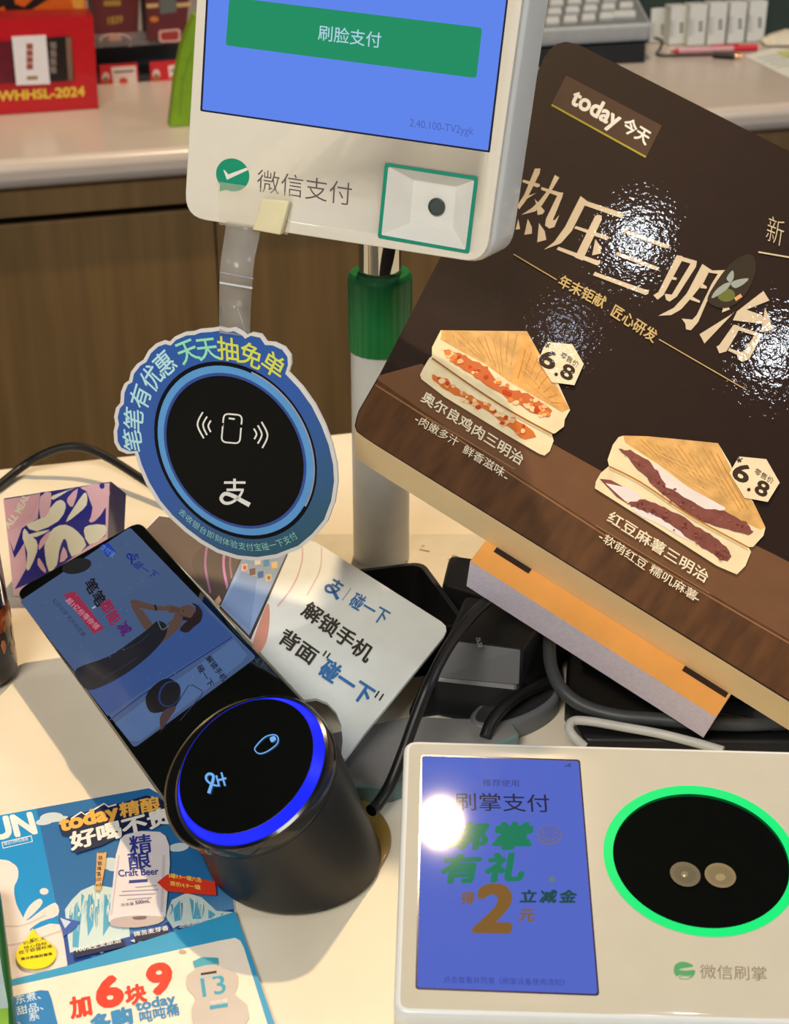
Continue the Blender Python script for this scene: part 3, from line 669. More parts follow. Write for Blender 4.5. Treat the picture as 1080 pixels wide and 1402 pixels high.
# red bean sandwich
mb = MB(SF, .0008)
mb.P(z6b((205, 102), (330, 105), (540, 125), (705, 142), (770, 250), (800, 330), (890, 450), (955, 590), (945, 630), (890, 690), (865, 690), (880, 715), (850, 790), (805, 835), (700, 790), (420, 610), (150, 440), (55, 380), (60, 345), (85, 300), (130, 262), (122, 230), (150, 150), (180, 110)), BR)
mb.P(z6b((205, 102), (330, 105), (540, 125), (705, 142), (800, 330), (900, 470), (955, 585), (930, 600), (700, 490), (400, 260), (215, 140)), TO)
grill(z6b, [(240, 110), (690, 150), (930, 585), (420, 265)], 14, gr, 1.2); grill(z6b, [(300, 130), (380, 240), (860, 560), (760, 330)], 5, g2, 1.0)
bean = M((122, 64, 54), rough=.45, coat=.5, var=.2, scale=220, bump=.07, bscale=340); mo = G_(228, 216, 212)
mb.P(z6b((360, 255), (420, 288), (520, 358), (700, 458), (745, 488), (690, 508), (600, 472), (480, 405), (405, 350)), mo, 3)
ragged(z6b, [(185, 175), (240, 180), (340, 235), (385, 290), (430, 370), (560, 440), (640, 490), (740, 500), (850, 560), (892, 610), (870, 627), (720, 592), (600, 547), (450, 442), (350, 352), (260, 252)], bean, 6)
mb.P(z6b((100, 340), (230, 378), (300, 430), (240, 452), (170, 420)), mo, 3); mb.P(z6b((250, 478), (360, 510), (480, 570), (600, 665), (500, 632), (400, 572), (290, 522)), mo, 3)
mb.P(z6b((80, 330), (140, 336), (205, 372), (110, 352), (190, 425), (240, 470), (170, 425)), bean); ragged(z6b, [(225, 460), (320, 435), (420, 480), (560, 560), (660, 620), (750, 690), (782, 742), (740, 767), (640, 702), (560, 650), (450, 566), (350, 512), (260, 482)], bean, 7)
bcol = [G_(146, 84, 72), G_(104, 52, 44), G_(132, 72, 60)]
noise_bits(mb, z6b, [(215, 190, 12), (340, 290, 30), (450, 410, 30), (600, 510, 25), (740, 545, 30), (850, 600, 15)], 46, bcol, 1.2, 3)
noise_bits(mb, z6b, [(280, 460, 15), (420, 520, 30), (560, 610, 30), (700, 700, 30), (760, 745, 10)], 40, bcol, 1.2, 3)
mb.S(z6b((130, 264), (300, 350), (560, 525), (865, 692)), 2.2, G_(176, 120, 50), 4)
mb.build('sandwich_picture', t, 0, 'picture of the red bean sandwich')
badge(z6b, [(815, 212), (960, 226), (1031, 350), (968, 452), (845, 430), (765, 300)], (828, 305), (868, 387), (935, 388), (825, 242), [(912, 302), (978, 343)])
mb = MB(SF, .0008)
mb.T('红豆麻薯三明治', *z6b((163, 550), (614, 835)), (8, -16), cr, .016); mb.T('软萌红豆', *z6b((130, 663), (300, 778)), (6.5, -13), cr, .006); mb.T('糯叽麻薯', *z6b((376, 822), (562, 940)), (6.5, -13), cr, .006)
mb.S(z6b((78, 634), (95, 644)), 1.6, cr); mb.S(z6b((582, 960), (604, 970)), 1.6, cr); mb.S(z6b((60, 575), (660, 935)), 1.0, G_(150, 114, 76))
mb.build('caption', t)
uA, uB = SF.L(648, 762, -TH).x, SF.L(992, 963, -TH).x
mb = MB(SF); c, d = offset_box(uA, uB, -.0125, .012, -TH - .027, -TH - .0002)
mb.box(c, d, M((244, 234, 252), rough=.8, var=.06, scale=500, bump=.25, bscale=900), 0, M((238, 168, 84), rough=.55, var=.06, scale=60)); mb.build('foot', t, 0, 'orange topped foot with rough pale foam edge')
for x0, y0, x1, y1 in ((672, 760, 722, 787), (930, 923, 988, 963)):  # shadow in the gaps above the foot, put in as thin dark strips
    mb = MB(SF); c, d = offset_box(SF.L(x0, y0, -TH).x, SF.L(x1, y1, -TH).x, -.0026, 0, -TH - .001, -TH + .00015); mb.box(c, d, M((40, 20, 10), rough=.8)); mb.build('slot_shadow', t)

# ================================================================== HANGING ROUND STICKER
EN = Vector((-.43, -.893, .055)); EF = Frame(at_y(320, 619, .612), EN, (1, 0, 0))
t = thing('hanging_tap_sticker', 'round blue tap-to-pay sticker hanging on a clear strip', 'sticker', EF)
zs = zoom(140, 300, 2.9222)
o2 = [(745, 612), (800, 670), (850, 740), (890, 820), (920, 900), (938, 980), (942, 1050), (930, 1130), (900, 1210), (850, 1270), (790, 1320), (700, 1355), (620, 1367), (540, 1360), (460, 1335), (390, 1295), (330, 1250), (270, 1195), (220, 1135), (175, 1060), (145, 990), (130, 937), (100, 940), (65, 925), (48, 895), (45, 850), (52, 820), (47, 790), (55, 755), (72, 735), (75, 690), (88, 658), (107, 645), (115, 610), (140, 578), (165, 562), (185, 525), (215, 498), (245, 487), (268, 492), (290, 470), (330, 452), (365, 449), (390, 440), (440, 436), (470, 431), (500, 438), (530, 434), (560, 450), (575, 464), (600, 453), (635, 460), (657, 490), (690, 493), (730, 512), (754, 545), (756, 578)]
mb = MB(EF); mb.prism([EF.L(*p) for p in zs(*o2)], -.0012, 0, M((226, 224, 220), rough=.4, var=.02)); mb.build('sticker_card', t)
def shrink(pts, d, c=(500, 900)):
    r = []
    for i, p in enumerate(pts):
        a, b = Vector(pts[i - 2]), Vector(pts[(i + 2) % len(pts)]); tn = (b - a).normalized(); nn = Vector((-tn.y, tn.x)); r.append(tuple(Vector(p) + nn * d))
    return r
kR = (EF.L(426, 619) - EF.L(320, 619)).length
cE = EF.L(320, 619); Rb = 106 / FOC * (EF.O - CAMP).dot(Vector((0, CP, -SP)))
mb = MB(EF); mb.P(zs(*shrink(o2, 15)), blend((0, 84, 176), (0, 84, 110), (.6, -.8, 0), -.005, .05))
DK = M((10, 12, 20), rough=.4, spec=.12)
mb.C(cE.x, cE.y, Rb * 1.22, DK, r2=Rb * 1.16); mb.C(cE.x, cE.y, Rb * 1.19, M((150, 160, 190), rough=.3), r2=Rb * 1.165, a0=-.5, a1=1.3)
mb.C(cE.x, cE.y, Rb * 1.165, M((86, 160, 226), rough=.3), r2=Rb * 1.05); mb.C(cE.x, cE.y, Rb * 1.07, M((34, 74, 160), rough=.3), r2=Rb * 1.0); mb.C(cE.x, cE.y, Rb * 1.03, M((9, 12, 12), rough=.4, spec=.12))
wh = M((240, 240, 236), rough=.4)
def rrect(c, w_, h_, r, tilt):
    p = []
    for q in rounded([(-w_, -h_), (w_, -h_), (w_, h_), (-w_, h_)], r): x, y = q; p.append((c[0] + x * math.cos(tilt) - y * math.sin(tilt), c[1] + x * math.sin(tilt) + y * math.cos(tilt)))
    return p
mb.S(rrect(zs((518, 838))[0], 12.6, 19.5, 7, .09), 2.2, wh, 0, True); mb.S(zs((506, 797), (530, 800)), 2.4, wh); mb.S(zs((478, 828), (482, 815)), 3.2, M((9, 12, 12), rough=.4, spec=.12)); mb.S(zs((556, 835), (556, 822)), 3.2, M((9, 12, 12), rough=.4, spec=.12))
for arc_ in [((434, 806), (424, 828), (434, 852)), ((419, 790), (403, 824), (419, 864)), ((402, 772), (381, 822), (406, 877)), ((606, 838), (617, 860), (608, 880)), ((622, 825), (638, 862), (622, 898)), ((637, 811), (661, 865), (640, 916))]:
    mb.S(zs(*arc_), 2.3, wh, 8)
pay_mark(mb, zs((530, 1095))[0], (19.8, 0), (0, 19.8), wh, 3.4)
def radial(ch, c, m, sz, inward=False, bold=.02):
    p = EF.L(*c).xy; d = (p - cE.xy).normalized(); d = -d if inward else d; s_ = Vector((d.y, -d.x)); w_ = mb.nxt(); V, F = glyph(ch, bold)
    mb.mesh([(*(p + s_ * (x - .5) * sz + d * (y - .38) * sz), w_) for x, y in V], F, m)
cw, cg, cy = INK(186, 236, 246), INK(150, 236, 196), INK(222, 230, 84)
for ch, c, m in [('笔', (122, 885), cw), ('笔', (126, 800), cw), ('有', (153, 710), cw), ('优', (197, 634), cw), ('惠', (250, 578), cw), ('天', (340, 527), cg), ('天', (420, 517), cg), ('抽', (505, 520), cy), ('免', (596, 545), cy), ('单', (686, 582), cy)]:
    radial(ch, zs(c)[0], m, Rb * .335, bold=.012)
p0, p1 = EF.L(243, 711).xy - cE.xy, EF.L(403.5, 736.5).xy - cE.xy
a0, a1 = math.atan2(p0.y, p0.x), math.atan2(p1.y, p1.x); a1 = a1 if a1 > a0 else a1 + 2 * math.pi
for k, ch in enumerate('去收银台即刻体验支付宝碰一下支付'):
    a = a0 + (a1 - a0) * k / 15; rr = Rb * 1.33; c = Vector((math.cos(a), math.sin(a))); p = cE.xy + c * rr; d = -c; s_ = Vector((d.y, -d.x)); V, F = glyph(ch, .0)
    w_ = mb.nxt(); sz = Rb * .12; mb.mesh([(*(p + s_ * (x - .5) * sz + d * (y - .38) * sz), w_) for x, y in V], F, INK(150, 214, 200))
mb.build('printed_face', t)
def strip3(mb_, rows, m, th=.0004):                                  # rows of (left px, right px, Y)
    P = [(EF.loc(at_y(*l, Y)), EF.loc(at_y(*r, Y))) for l, r, Y in rows]
    for (a, b), (c_, d_) in zip(P, P[1:]):
        mb_.face([a, b, d_, c_], m, True)
yb = (FP.O + FP.u * FP.L(332, 306).x + FP.v * FP.L(332, 306).y).y
film = clear_film((206, 202, 192), .72, .12)
mb = MB(EF)
strip3(mb, [((310, 304), (357, 311), yb - .0035), ((307, 325), (354, 330), yb - .012), ((303, 352), (349, 352), yb - .020), ((301, 372), (347, 368), yb - .024), ((300.5, 385), (345, 392), yb - .024), ((300, 420), (343, 424), yb - .020), ((300, 456), (342, 462), EF.O.y + .0)], film)
st_ = mb.build('clear_strip', t); sm = st_.modifiers.new('thickness', 'SOLIDIFY'); sm.thickness = .0005
mb = MB(EF); strip3(mb, [((300.8, 385.5), (345.5, 393), yb - .0246), ((300.8, 388.5), (345.5, 396), yb - .0246)], M((220, 226, 230), rough=.2)); strip3(mb, [((302, 372), (347, 381), yb - .0246), ((302, 373.5), (347, 382.5), yb - .0246)], M((180, 180, 190), rough=.2)); mb.build('crease', t)
mb = MB(FP); q = [FP.L(*p) for p in [(297, 248), (402, 264), (395, 321), (301, 307)]]; mb.prism(q, .0006, .0010, clear_film((246, 240, 220), .86, .08)); o_ = under(mb.build('adhesive_tape'), FP, t)
mb = MB(FP); q = [FP.L(*p) for p in [(364, 270), (401, 274), (389, 320), (351, 313)]]; mb.prism(q, .0012, .0045, M((236, 226, 184), rough=.5, var=.04)); under(mb.build('foam_pad', None, .0006), FP, t)

# ================================================================== CARD BEHIND THE TAP READER
CF = Frame(at_z(470, 1040, .019), (-.02, -.20, .98), (1, 0, 0))
zc = zoom(340, 640, 3.337)
co = [(198, 726), (218, 705), (330, 722), (432, 742), (604, 851), (610, 857), (611, 864), (607, 872), (500, 1003), (472, 1039), (467.5, 1039), (467, 1034), (469, 1014), (467, 993), (460, 975), (448, 962), (433, 956), (416, 958), (395, 935), (300, 832)]
t = thing('tap_promo_card', 'white promotional card with cut-out notch behind the tap reader', 'card', CF)
mb = MB(CF); mb.prism([CF.L(*p) for p in co], -.0016, 0, M((222, 228, 226), rough=.3, coat=.25, var=.03)); mb.build('card_sheet', t)
mb = MB(CF)
mb.P([(199, 726), (218, 706.5), (330, 723.5), (350, 740), (320, 792), (300, 830)], INK(92, 76, 70)); mb.P([(262, 770), (285, 744), (306, 752), (318, 792), (302, 828), (285, 812)], INK(80, 66, 60), 3)
for k, (x, wd) in enumerate(((284, 3), (309, 3.5), (318, 2.5))): mb.S([(x, 742), (x - 3, 775), (x + 4, 812)], wd, INK(158, 112, 150) if k != 1 else INK(196, 130, 190), 5)
mb.S([(412, 738), (414, 765), (402, 800), (380, 830)], 2, INK(222, 194, 206), 5); mb.S([(440, 750), (438, 780), (420, 815)], 2, INK(226, 206, 210), 5)
mb.P([(366, 826), (346, 880), (352, 895), (364, 880), (369, 850)], INK(226, 158, 138), 3); mb.P([(294, 822), (300, 815), (303, 822), (298, 830)], INK(226, 178, 150))
mb.P([(334, 752), (398, 750), (343, 876), (300, 832)], INK(60, 50, 50)); mb.P([(337, 752), (395, 752), (341, 870), (302, 830)], INK(150, 178, 226))
mb.P([(304, 829), (330, 782), (352, 790), (342, 864)], INK(130, 160, 214))
for (x, y), c in zip([(335, 777), (346, 783), (357, 787), (368, 791), (341, 764), (353, 769), (365, 771), (376, 774)], [(236, 214, 206), (120, 70, 62), (30, 104, 176), (226, 206, 166), (120, 180, 226), (238, 236, 232), (66, 150, 214), (240, 214, 150)]):
    mb.P([(x - 4.5, y - 4), (x + 3.5, y - 5.5), (x + 3.8, y + 3.5), (x - 4.2, y + 5)], INK(*c), r=.0004)
mb.E(335, 777, 2.6, 3, INK(222, 92, 56)); mb.E(368, 791, 2.4, 2.8, INK(150, 104, 60))
cb, ck = INK(40, 110, 176), INK(40, 36, 32)
pay_mark(mb, zc((394, 551))[0], (9.6, 6.2), (-6.8, 10.6), cb, 2.7)
mb.S(zc((468, 552), (427, 608)), .9, INK(120, 140, 156))
UPc = (15, -21)
mb.T('碰一下', (489.5, 824), (522, 843), (14, -20), cb, .02); mb.T('解锁手机', (428, 839.5), (496, 890), UPc, ck, .024); mb.T('背面', (396.5, 877), (420.5, 894), UPc, ck, .024)
mb.T('碰一下', (452, 919), (497, 949), (17, -24), cb, .035)
for a, b in (((442, 898), (447, 891)), ((447, 901), (452, 894)), ((513, 955), (519, 946)), ((519, 959), (525, 950))): mb.S([a, b], 2, ck)
mb.build('printed_face', t)

# ================================================================== FLYER ON THE COUNTER
YF = Frame((at_z(200, 1300, 0).x, at_z(200, 1300, 0).y, 0), (0, 0, 1), cu_dir)
zf = zoom(0, 1060, 2.7); z8f = zoom(0, 1200, 5.4)
t = thing('drinks_flyer', 'blue and white drinks flyer lying under the tap reader', 'flyer', YF)
fo = [(-70, 1129), (205, 1078), (306, 1135), (322, 1245), (375, 1402), (402, 1490), (-70, 1490)]
mb = MB(YF); mb.prism([YF.L(*p, .0006) for p in fo], .0001, .0006, INK(246, 238, 224)); mb.build('paper_sheet', t)
mb = MB(YF, .00062)
mb.P([(50, 1107), (204, 1079), (305, 1136), (322, 1250), (93, 1322)], blend((40, 112, 176), (150, 196, 222), (.3, -1, 0), -.02, .03))
mb.P([(-70, 1129), (50, 1107), (93, 1323), (-70, 1358)], INK(6, 146, 214))
mk = INK(240, 226, 218)
mb.P(zf((-190, 315), (0, 315), (45, 328), (66, 350), (66, 385), (52, 420), (58, 470), (75, 510), (100, 540), (150, 505), (205, 475), (215, 520), (150, 545), (110, 580), (220, 555), (247, 712), (60, 750), (-190, 800)), mk, 3)
mb.E(*zf((163, 433))[0], 6, 4.5, mk); mb.P(zf((88, 525), (110, 485), (145, 460), (157, 475), (135, 505), (95, 540)), mk, 3)
mb.S(zf((-20, 560), (80, 560), (170, 520)), 2.2, INK(214, 196, 188), 5); mb.S(zf((-20, 640), (100, 620), (225, 580)), 3, INK(214, 196, 188), 5)
mb.G('UN', zf((46, 197))[0], (58, -9), (-7, -27), wh, .05)
mb.S([(3, 1157.5), (44, 1148)], 9, wh); mb.S([(4, 1157.3), (43, 1148.4)], 7, INK(6, 146, 214)); mb.T('每日13种乳酸菌', (8, 1156.5), (41, 1149), (-1.3, -5.5), wh)
for cx, cy, a, b in ((190, 160, 16, 7), (165, 175, 12, 5), (225, 165, 10, 4), (660, 270, 14, 6), (400, 330, 15, 8), (430, 345, 12, 5)): mb.E(*zf((cx, cy))[0], a, b, INK(206, 222, 230), cov=-20)
ice, ic2, ic3 = INK(206, 226, 224), INK(86, 172, 208), INK(40, 78, 158)
mb.P(zf((228, 560), (300, 585), (440, 605), (640, 540), (862, 498), (868, 525), (858, 570), (600, 640), (250, 708)), ic3)
mb.P(zf((240, 500), (265, 465), (300, 430), (350, 408), (420, 420), (470, 460), (480, 600), (400, 620), (300, 650), (258, 660), (245, 560)), ice)
for s_ in [((270, 500), (285, 470), (300, 520), (290, 640), (268, 640)), ((330, 440), (350, 470), (345, 560), (325, 600), (318, 500)), ((385, 440), (410, 480), (405, 560), (380, 600)), ((300, 440), (312, 450), (300, 500))]: mb.P(zf(*s_), ic2)
mb.P(zf((612, 525), (635, 465), (690, 438), (745, 455), (800, 505), (862, 510), (820, 540), (640, 570)), ice)
for s_ in [((640, 500), (665, 465), (668, 540), (645, 545)), ((700, 455), (730, 480), (745, 535), (712, 535)), ((770, 500), (800, 520), (770, 535))]: mb.P(zf(*s_), ic2)
for _ in range(70):
    if random.random() < .62: x = random.uniform(255, 470); y0 = 415 + abs(x - 370) * .55; L0 = 640
    else: x = random.uniform(625, 845); y0 = 440 + abs(x - 700) * .5; L0 = 560
    ya = y0 + random.uniform(4, 70); yb_ = min(L0 - (x - 250) * .06, ya + random.uniform(25, 90))
    mb.S(zf((x, ya), (x + random.uniform(-6, 4), (ya + yb_) / 2), (x + random.uniform(-10, 4), yb_)), [random.uniform(.8, 2.6), .3], random.choice([ic2, INK(150, 204, 222), INK(232, 238, 230), INK(232, 238, 230), INK(60, 140, 190)]), 2)
mb.P(zf((215, 525), (255, 535), (298, 545), (265, 580), (235, 600)), INK(60, 96, 178)); mb.P(zf((222, 530), (262, 545), (240, 570)), INK(200, 216, 236))
for _ in range(36):
    x = random.uniform(250, 850); y = 690 - (x - 250) * .20 + random.uniform(-45, 12); r = random.uniform(2, 6); px, py = zf((x, y))[0]
    mb.P([(px - r, py), (px, py - r * .5), (px + r * 1.2, py - r * .2), (px + r * .3, py + r * .5)], random.choice([ice, ic2, INK(160, 196, 226), ic3]))
nv = INK(28, 36, 74)
mb.P(zf((218, 190), (250, 160), (380, 118), (455, 105), (540, 78), (620, 100), (640, 170), (560, 200), (470, 215), (380, 262), (285, 292), (262, 268), (285, 235), (230, 222)), nv)
mb.S(zf((262, 165), (300, 140), (315, 150), (385, 108), (400, 120), (430, 112)), 2, wh)
go = INK(244, 186, 84)
mb.B('today', *zf((228, 220), (440, 168)), (-3.5, -18), go, .05); mb.T('精酿', *zf((480, 138), (556, 122)), (-3, -21), go, .03)
mb.T('好喝不贵', *zf((308, 248), (590, 172)), (-4, -25), wh, .04)
cn = INK(232, 226, 232)
mb.P(zf((445, 240), (462, 224), (520, 210), (590, 213), (612, 228), (625, 262), (628, 330), (612, 525), (585, 552), (500, 566), (425, 562), (402, 545), (428, 300)), cn); mb.P(zf((405, 548), (425, 532), (500, 522), (585, 525), (610, 530), (585, 552), (500, 567), (425, 562)), INK(196, 180, 178), 2); mb.P(zf((490, 528), (540, 524), (536, 536), (500, 538)), INK(120, 104, 104), 2)
mb.S(zf((440, 300), (412, 520)), 2.2, INK(206, 198, 206)); mb.S(zf((606, 300), (598, 510)), 4, INK(210, 202, 212))
bl = INK(46, 58, 150)
mb.T('精', zf((521, 270))[0], zf((606, 258))[0], (-3, -27), bl, .02); mb.T('酿', zf((516, 330))[0], zf((602, 318))[0], (-3, -25), bl, .02); mb.B('Craft Beer', *zf((440, 390), (588, 382)), (-1, -9), bl, .025)
mb.P(zf((477, 392), (546, 387), (545, 398), (476, 403)), bl); mb.T('经典原浆', *zf((583, 262), (583, 340)), (5.5, 0), INK(70, 70, 120)) if False else None
for k in range(4): mb.T('麦芽', (216 - k * .2, 1156 + k * 9), (216 - k * .2, 1160.5 + k * 9), (0, -4.5), INK(70, 74, 130))
for k, (x0, x1) in enumerate(((500, 580), (450, 585), (440, 575), (470, 560))): mb.S(zf((x0, 418 + k * 15), (x1, 411 + k * 15)), 1.2, INK(164, 156, 184))
mb.B('500mL', *zf((502, 493), (556, 486)), (-.4, -4.6), INK(60, 60, 120), .02); mb.T('净含量', *zf((455, 495), (488, 491)), (-.3, -4.6), INK(120, 112, 140))
mb.P(zf((358, 290), (394, 288), (388, 340), (372, 430), (352, 428)), INK(222, 178, 116))
for k, ch in enumerate(['today', '精', '酿', '啤', '酒', '500', 'ml']):
    x, y = zf((375 - k * 2.2, 302 + k * 20))[0]; (mb.T(ch, (x, y), (x + 6, y - 1), (-1, -6.5), INK(60, 44, 60), .01) if len(ch) == 1 else mb.G(ch, (x, y), (9, -1), (-.5, -4.5), INK(60, 44, 60)))
mb.P(zf((580, 400), (618, 370), (700, 378), (795, 398), (800, 448), (690, 440), (615, 432)), INK(226, 62, 40)); mb.T('3罐9.9一罐六选', *zf((632, 388), (778, 410)), (-.5, -7), INK(250, 214, 90), .02); mb.T('原价4.9一罐', *zf((640, 418), (770, 437)), (-.5, -7), INK(250, 214, 90), .02)
for tx, a, b in (('100%全麦酿造', (285, 664), (450, 626)), ('微苦麦芽香', (508, 604), (612, 584)), ('泡沫绵密口感贴合', (672, 574), (840, 545))):
    (x0, y0), (x1, y1) = zf(a, b); mb.S([(x0 - 4, y0 + 1), (x1 + 4, y1 - 1)], 9.5, nv)
    if tx[0] == '1': mb.B(tx, (x0, y0 + 3), (x1, y1 + 3), (-1, -6.5), wh, .01)
    else: mb.T(tx, (x0, y0), (x1, y1), (-1, -7), wh, .01)
LB = INK(54, 158, 204)
mb.P([(20, 1340), (93, 1322), (322, 1248), (376, 1402), (402, 1490), (-70, 1490), (-70, 1360)], LB)
mb.P([(-70, 1369), (22, 1349), (300, 1288), (322, 1284), (329, 1288), (334, 1298), (366, 1402), (392, 1488), (-70, 1488)], INK(246, 232, 212))
mb.P(z8f((240, 385), (262, 420), (300, 450), (380, 500), (416, 555), (400, 620), (340, 668), (260, 685), (180, 675), (130, 632), (120, 570), (148, 510), (205, 450)), INK(250, 226, 20), 3)
mb.S(z8f((225, 462), (233, 478), (265, 472), (272, 452), (258, 466), (247, 452), (240, 466), (225, 462)), 1, ck)
for tx, a, b in (('奶源三大', (195, 522), (320, 492)), ('核心指标', (200, 555), (330, 527)), ('优于欧盟标准', (165, 592), (370, 548))): mb.T(tx, *z8f(a, b), (-1, -5), ck, .012)
mb.T('蛋白质脂肪菌落', *z8f((175, 640), (375, 605)), (-.8, -4), ck, .02)
rd = INK(224, 58, 34)
mb.T('加', zf((302, 874))[0], zf((384, 858))[0], (-4, -30), rd, .045); mb.G('6', zf((406, 820))[0], (31, -6), (-5, -38), rd, .05); mb.T('块', zf((503, 830))[0], zf((580, 813))[0], (-4, -27), rd, .045); mb.G('9', zf((592, 772))[0], (29, -6), (-5, -38), rd, .05)
b2 = INK(46, 138, 196)
mb.T('多购', (138, 1408), (168, 1400), (-4, -28), b2, .05); mb.B('today', *zf((506, 892), (650, 862)), (-2, -13), b2, .03); mb.T('吨吨桶', *zf((540, 912), (640, 890)), (-2.5, -17), b2, .02)
mb.P(zf((-100, 855), (60, 820), (150, 798), (178, 800), (190, 830), (222, 960), (222, 1100), (-100, 1100)), INK(34, 128, 194))
mb.T('东煮、', *zf((78, 850), (158, 832)), (-2, -12.5), INK(214, 232, 240), .01); mb.T('甜品、', *zf((84, 890), (168, 872)), (-2, -12.5), INK(214, 232, 240), .01); mb.T('、系', *zf((85, 925), (128, 914)), (-2, -12.5), INK(214, 232, 240), .01)
bt = INK(204, 192, 182)
mb.P(zf((690, 745), (722, 722), (728, 705), (800, 695), (806, 712), (852, 722), (880, 748), (876, 790), (868, 815), (905, 845), (916, 868), (905, 930), (740, 950), (715, 925), (708, 868), (722, 835), (715, 815), (692, 790)), bt, 2); mb.P(zf((712, 692), (745, 676), (805, 678), (808, 702), (760, 706), (720, 716)), INK(70, 168, 190))
mb.P(zf((742, 735), (800, 726), (801, 735), (743, 744)), INK(50, 42, 50)); mb.B('13', *zf((752, 842), (838, 826)), (-3.5, -25), INK(58, 162, 192), .01); mb.P(zf((775, 856), (842, 846), (842, 860), (776, 870)), INK(58, 162, 192)); mb.T('吨吨桶', *zf((788, 863), (832, 855)), (-.6, -5), wh); mb.S(zf((735, 754), (820, 742)), 2, INK(170, 196, 204))
mb.E(*zf((675, 655))[0], 5, 2.5, INK(196, 170, 140), cov=3)
mb.build('printed_face', t)

# ================================================================== PINK PASTRY BOX
zk = zoom(0, 640, 6)
BF = Frame(at_y(80, 750, .70), (.06, -.985, .16), (1, .03, 0))
t = thing('pastry_bag', 'pink, cream and navy patterned paper bag behind the display plate', 'paper bag', BF)
zb0 = BF.loc(at_y(80, 750, .70) - Vector((0, 0, at_y(80, 750, .70).z - .0006))).y
f0 = [BF.L(5, 684), BF.L(150, 661)]; bl_, br_ = Vector((BF.L(20, 830).x, 0, 0)), Vector((BF.L(143, 790).x, 0, 0))
def ground(u_, w_):                                                   # v that brings (u, v, w) down to the counter
    p = BF.pt(u_, 0, w_); return -(p.z - .0006) / BF.v.z
FL = Vector((bl_.x, ground(bl_.x, 0), 0)); FR = Vector((br_.x, ground(br_.x, 0), 0))
TL, TR = Vector((f0[0].x, f0[0].y, 0)), Vector((f0[1].x, f0[1].y, 0))
dB = .020; BL_, BR_ = Vector((FL.x, ground(FL.x, -dB * 1.6), -dB * 1.6)), Vector((FR.x + .006, ground(FR.x + .006, -dB * 1.6), -dB * 1.6)); TLb, TRb = TL + Vector((0, 0, -.002)), TR + Vector((.0006, 0, -.002))
navy = M((22, 24, 110), rough=.35, var=.05); pk = M((248, 200, 212), rough=.35, coat=.2, var=.03)
mb = MB(BF); mb.face([FL, FR, TR, TL], pk); mb.face([BR_, BL_, TLb, TRb], navy); mb.face([FR, BR_, TRb + Vector((.006, -.010, -.010)), TRb, TR], navy); mb.face([BL_, FL, TL, TLb], navy); mb.face([TL, TR, TRb, TLb], navy); mb.face([FL, BL_, BR_, FR], navy)
mb.build('bag_body', t)
mb = MB(BF); crm = M((255, 250, 222), rough=.35, coat=.2, var=.02); nav = M((40, 40, 150), rough=.35, coat=.2, var=.03)
mb.P(zk((330, 205), (440, 192), (640, 158), (700, 170), (760, 330), (740, 440), (870, 330), (866, 560), (720, 650), (540, 780), (300, 930), (120, 1000), (220, 820), (200, 620), (118, 745), (75, 590), (112, 690), (180, 500), (210, 480), (310, 420)), nav)
for s_ in [[(215, 470), (330, 420), (460, 280), (520, 275), (540, 330), (480, 440), (300, 525)], [(540, 450), (600, 340), (690, 210), (715, 230), (710, 310), (640, 380)], [(370, 720), (372, 600), (440, 500), (540, 470), (640, 530), (708, 640), (590, 735), (548, 610), (520, 590), (485, 690), (468, 800), (402, 855)], [(688, 520), (730, 475), (862, 473), (862, 555), (735, 635)], [(200, 500), (240, 550), (300, 600), (305, 690), (240, 840), (215, 820), (225, 700), (185, 580)], [(430, 232), (640, 160), (560, 192), (440, 265)], [(200, 560), (410, 510), (300, 570)]]: mb.P(zk(*s_), crm, 2)
for s_ in [[(330, 240), (420, 205), (400, 370), (330, 410)], [(555, 250), (640, 172), (600, 320), (560, 300)], [(490, 780), (520, 650), (556, 735)], [(320, 680), (330, 600), (410, 520), (390, 590)], [(310, 800), (320, 740), (378, 840), (365, 865)], [(660, 165), (893, 133), (870, 320), (780, 440), (730, 440), (770, 340), (720, 200)]]: mb.P(zk(*s_), pk, 2)
mb.P(zk((28, 270), (320, 215), (310, 300), (270, 400), (180, 480), (58, 525)), M((240, 186, 196), rough=.35, var=.03), 0); mb.B('ALL', *zk((75, 505), (150, 405)), (-7, -6), crm, .03); mb.B('MEAL', *zk((170, 380), (240, 240)), (-8, -4), crm, .03)
mb.E(*zk((838, 152))[0], 3.5, 4, nav)
mb.build('printed_front', t)

# ================================================================== DRINK BOTTLE at the left edge
q = at_z(-29, 925, 0); BT = Frame((q.x, q.y, 0), (0, 0, 1), (1, 0, 0)); rb = .0185
t = thing('drink_bottle', 'dark labelled drink bottle cut off by the left edge', 'bottle', BT)
lab = M((34, 26, 30), rough=.25, coat=.6, var=.9, scale=90); fire = M((150, 62, 20), rough=.25, coat=.6, var=.8, scale=120); crb = M((206, 178, 140), rough=.3, coat=.5, var=.15, scale=60)
prof = [(.0001, .0006), (rb * .86, .0006), (rb * 1.02, .004), (rb * 1.03, .012), (rb * 1.02, .030), (rb * 1.0, .042), (rb * .97, .06), (rb * .93, .085), (rb * .84, .110), (rb * .6, .125), (.0001, .126)]
mb = MB(BT); mb.lathe(prof, [M((110, 92, 78), rough=.3, coat=.5)] * 2 + [M((36, 26, 24), rough=.3, coat=.5, var=.4)] + [lab, fire, lab, M((40, 34, 44), rough=.25, coat=.6, var=.5)] + [crb] * 3, n=48); mb.build('bottle_body', t)
mb = MB(BT); mb.lathe([(.0001, .1262), (.012, .1262), (.012, .141), (.011, .143), (.0001, .143)], M((60, 40, 30), rough=.4), n=32); mb.build('cap', t)
mb = MB(BT)
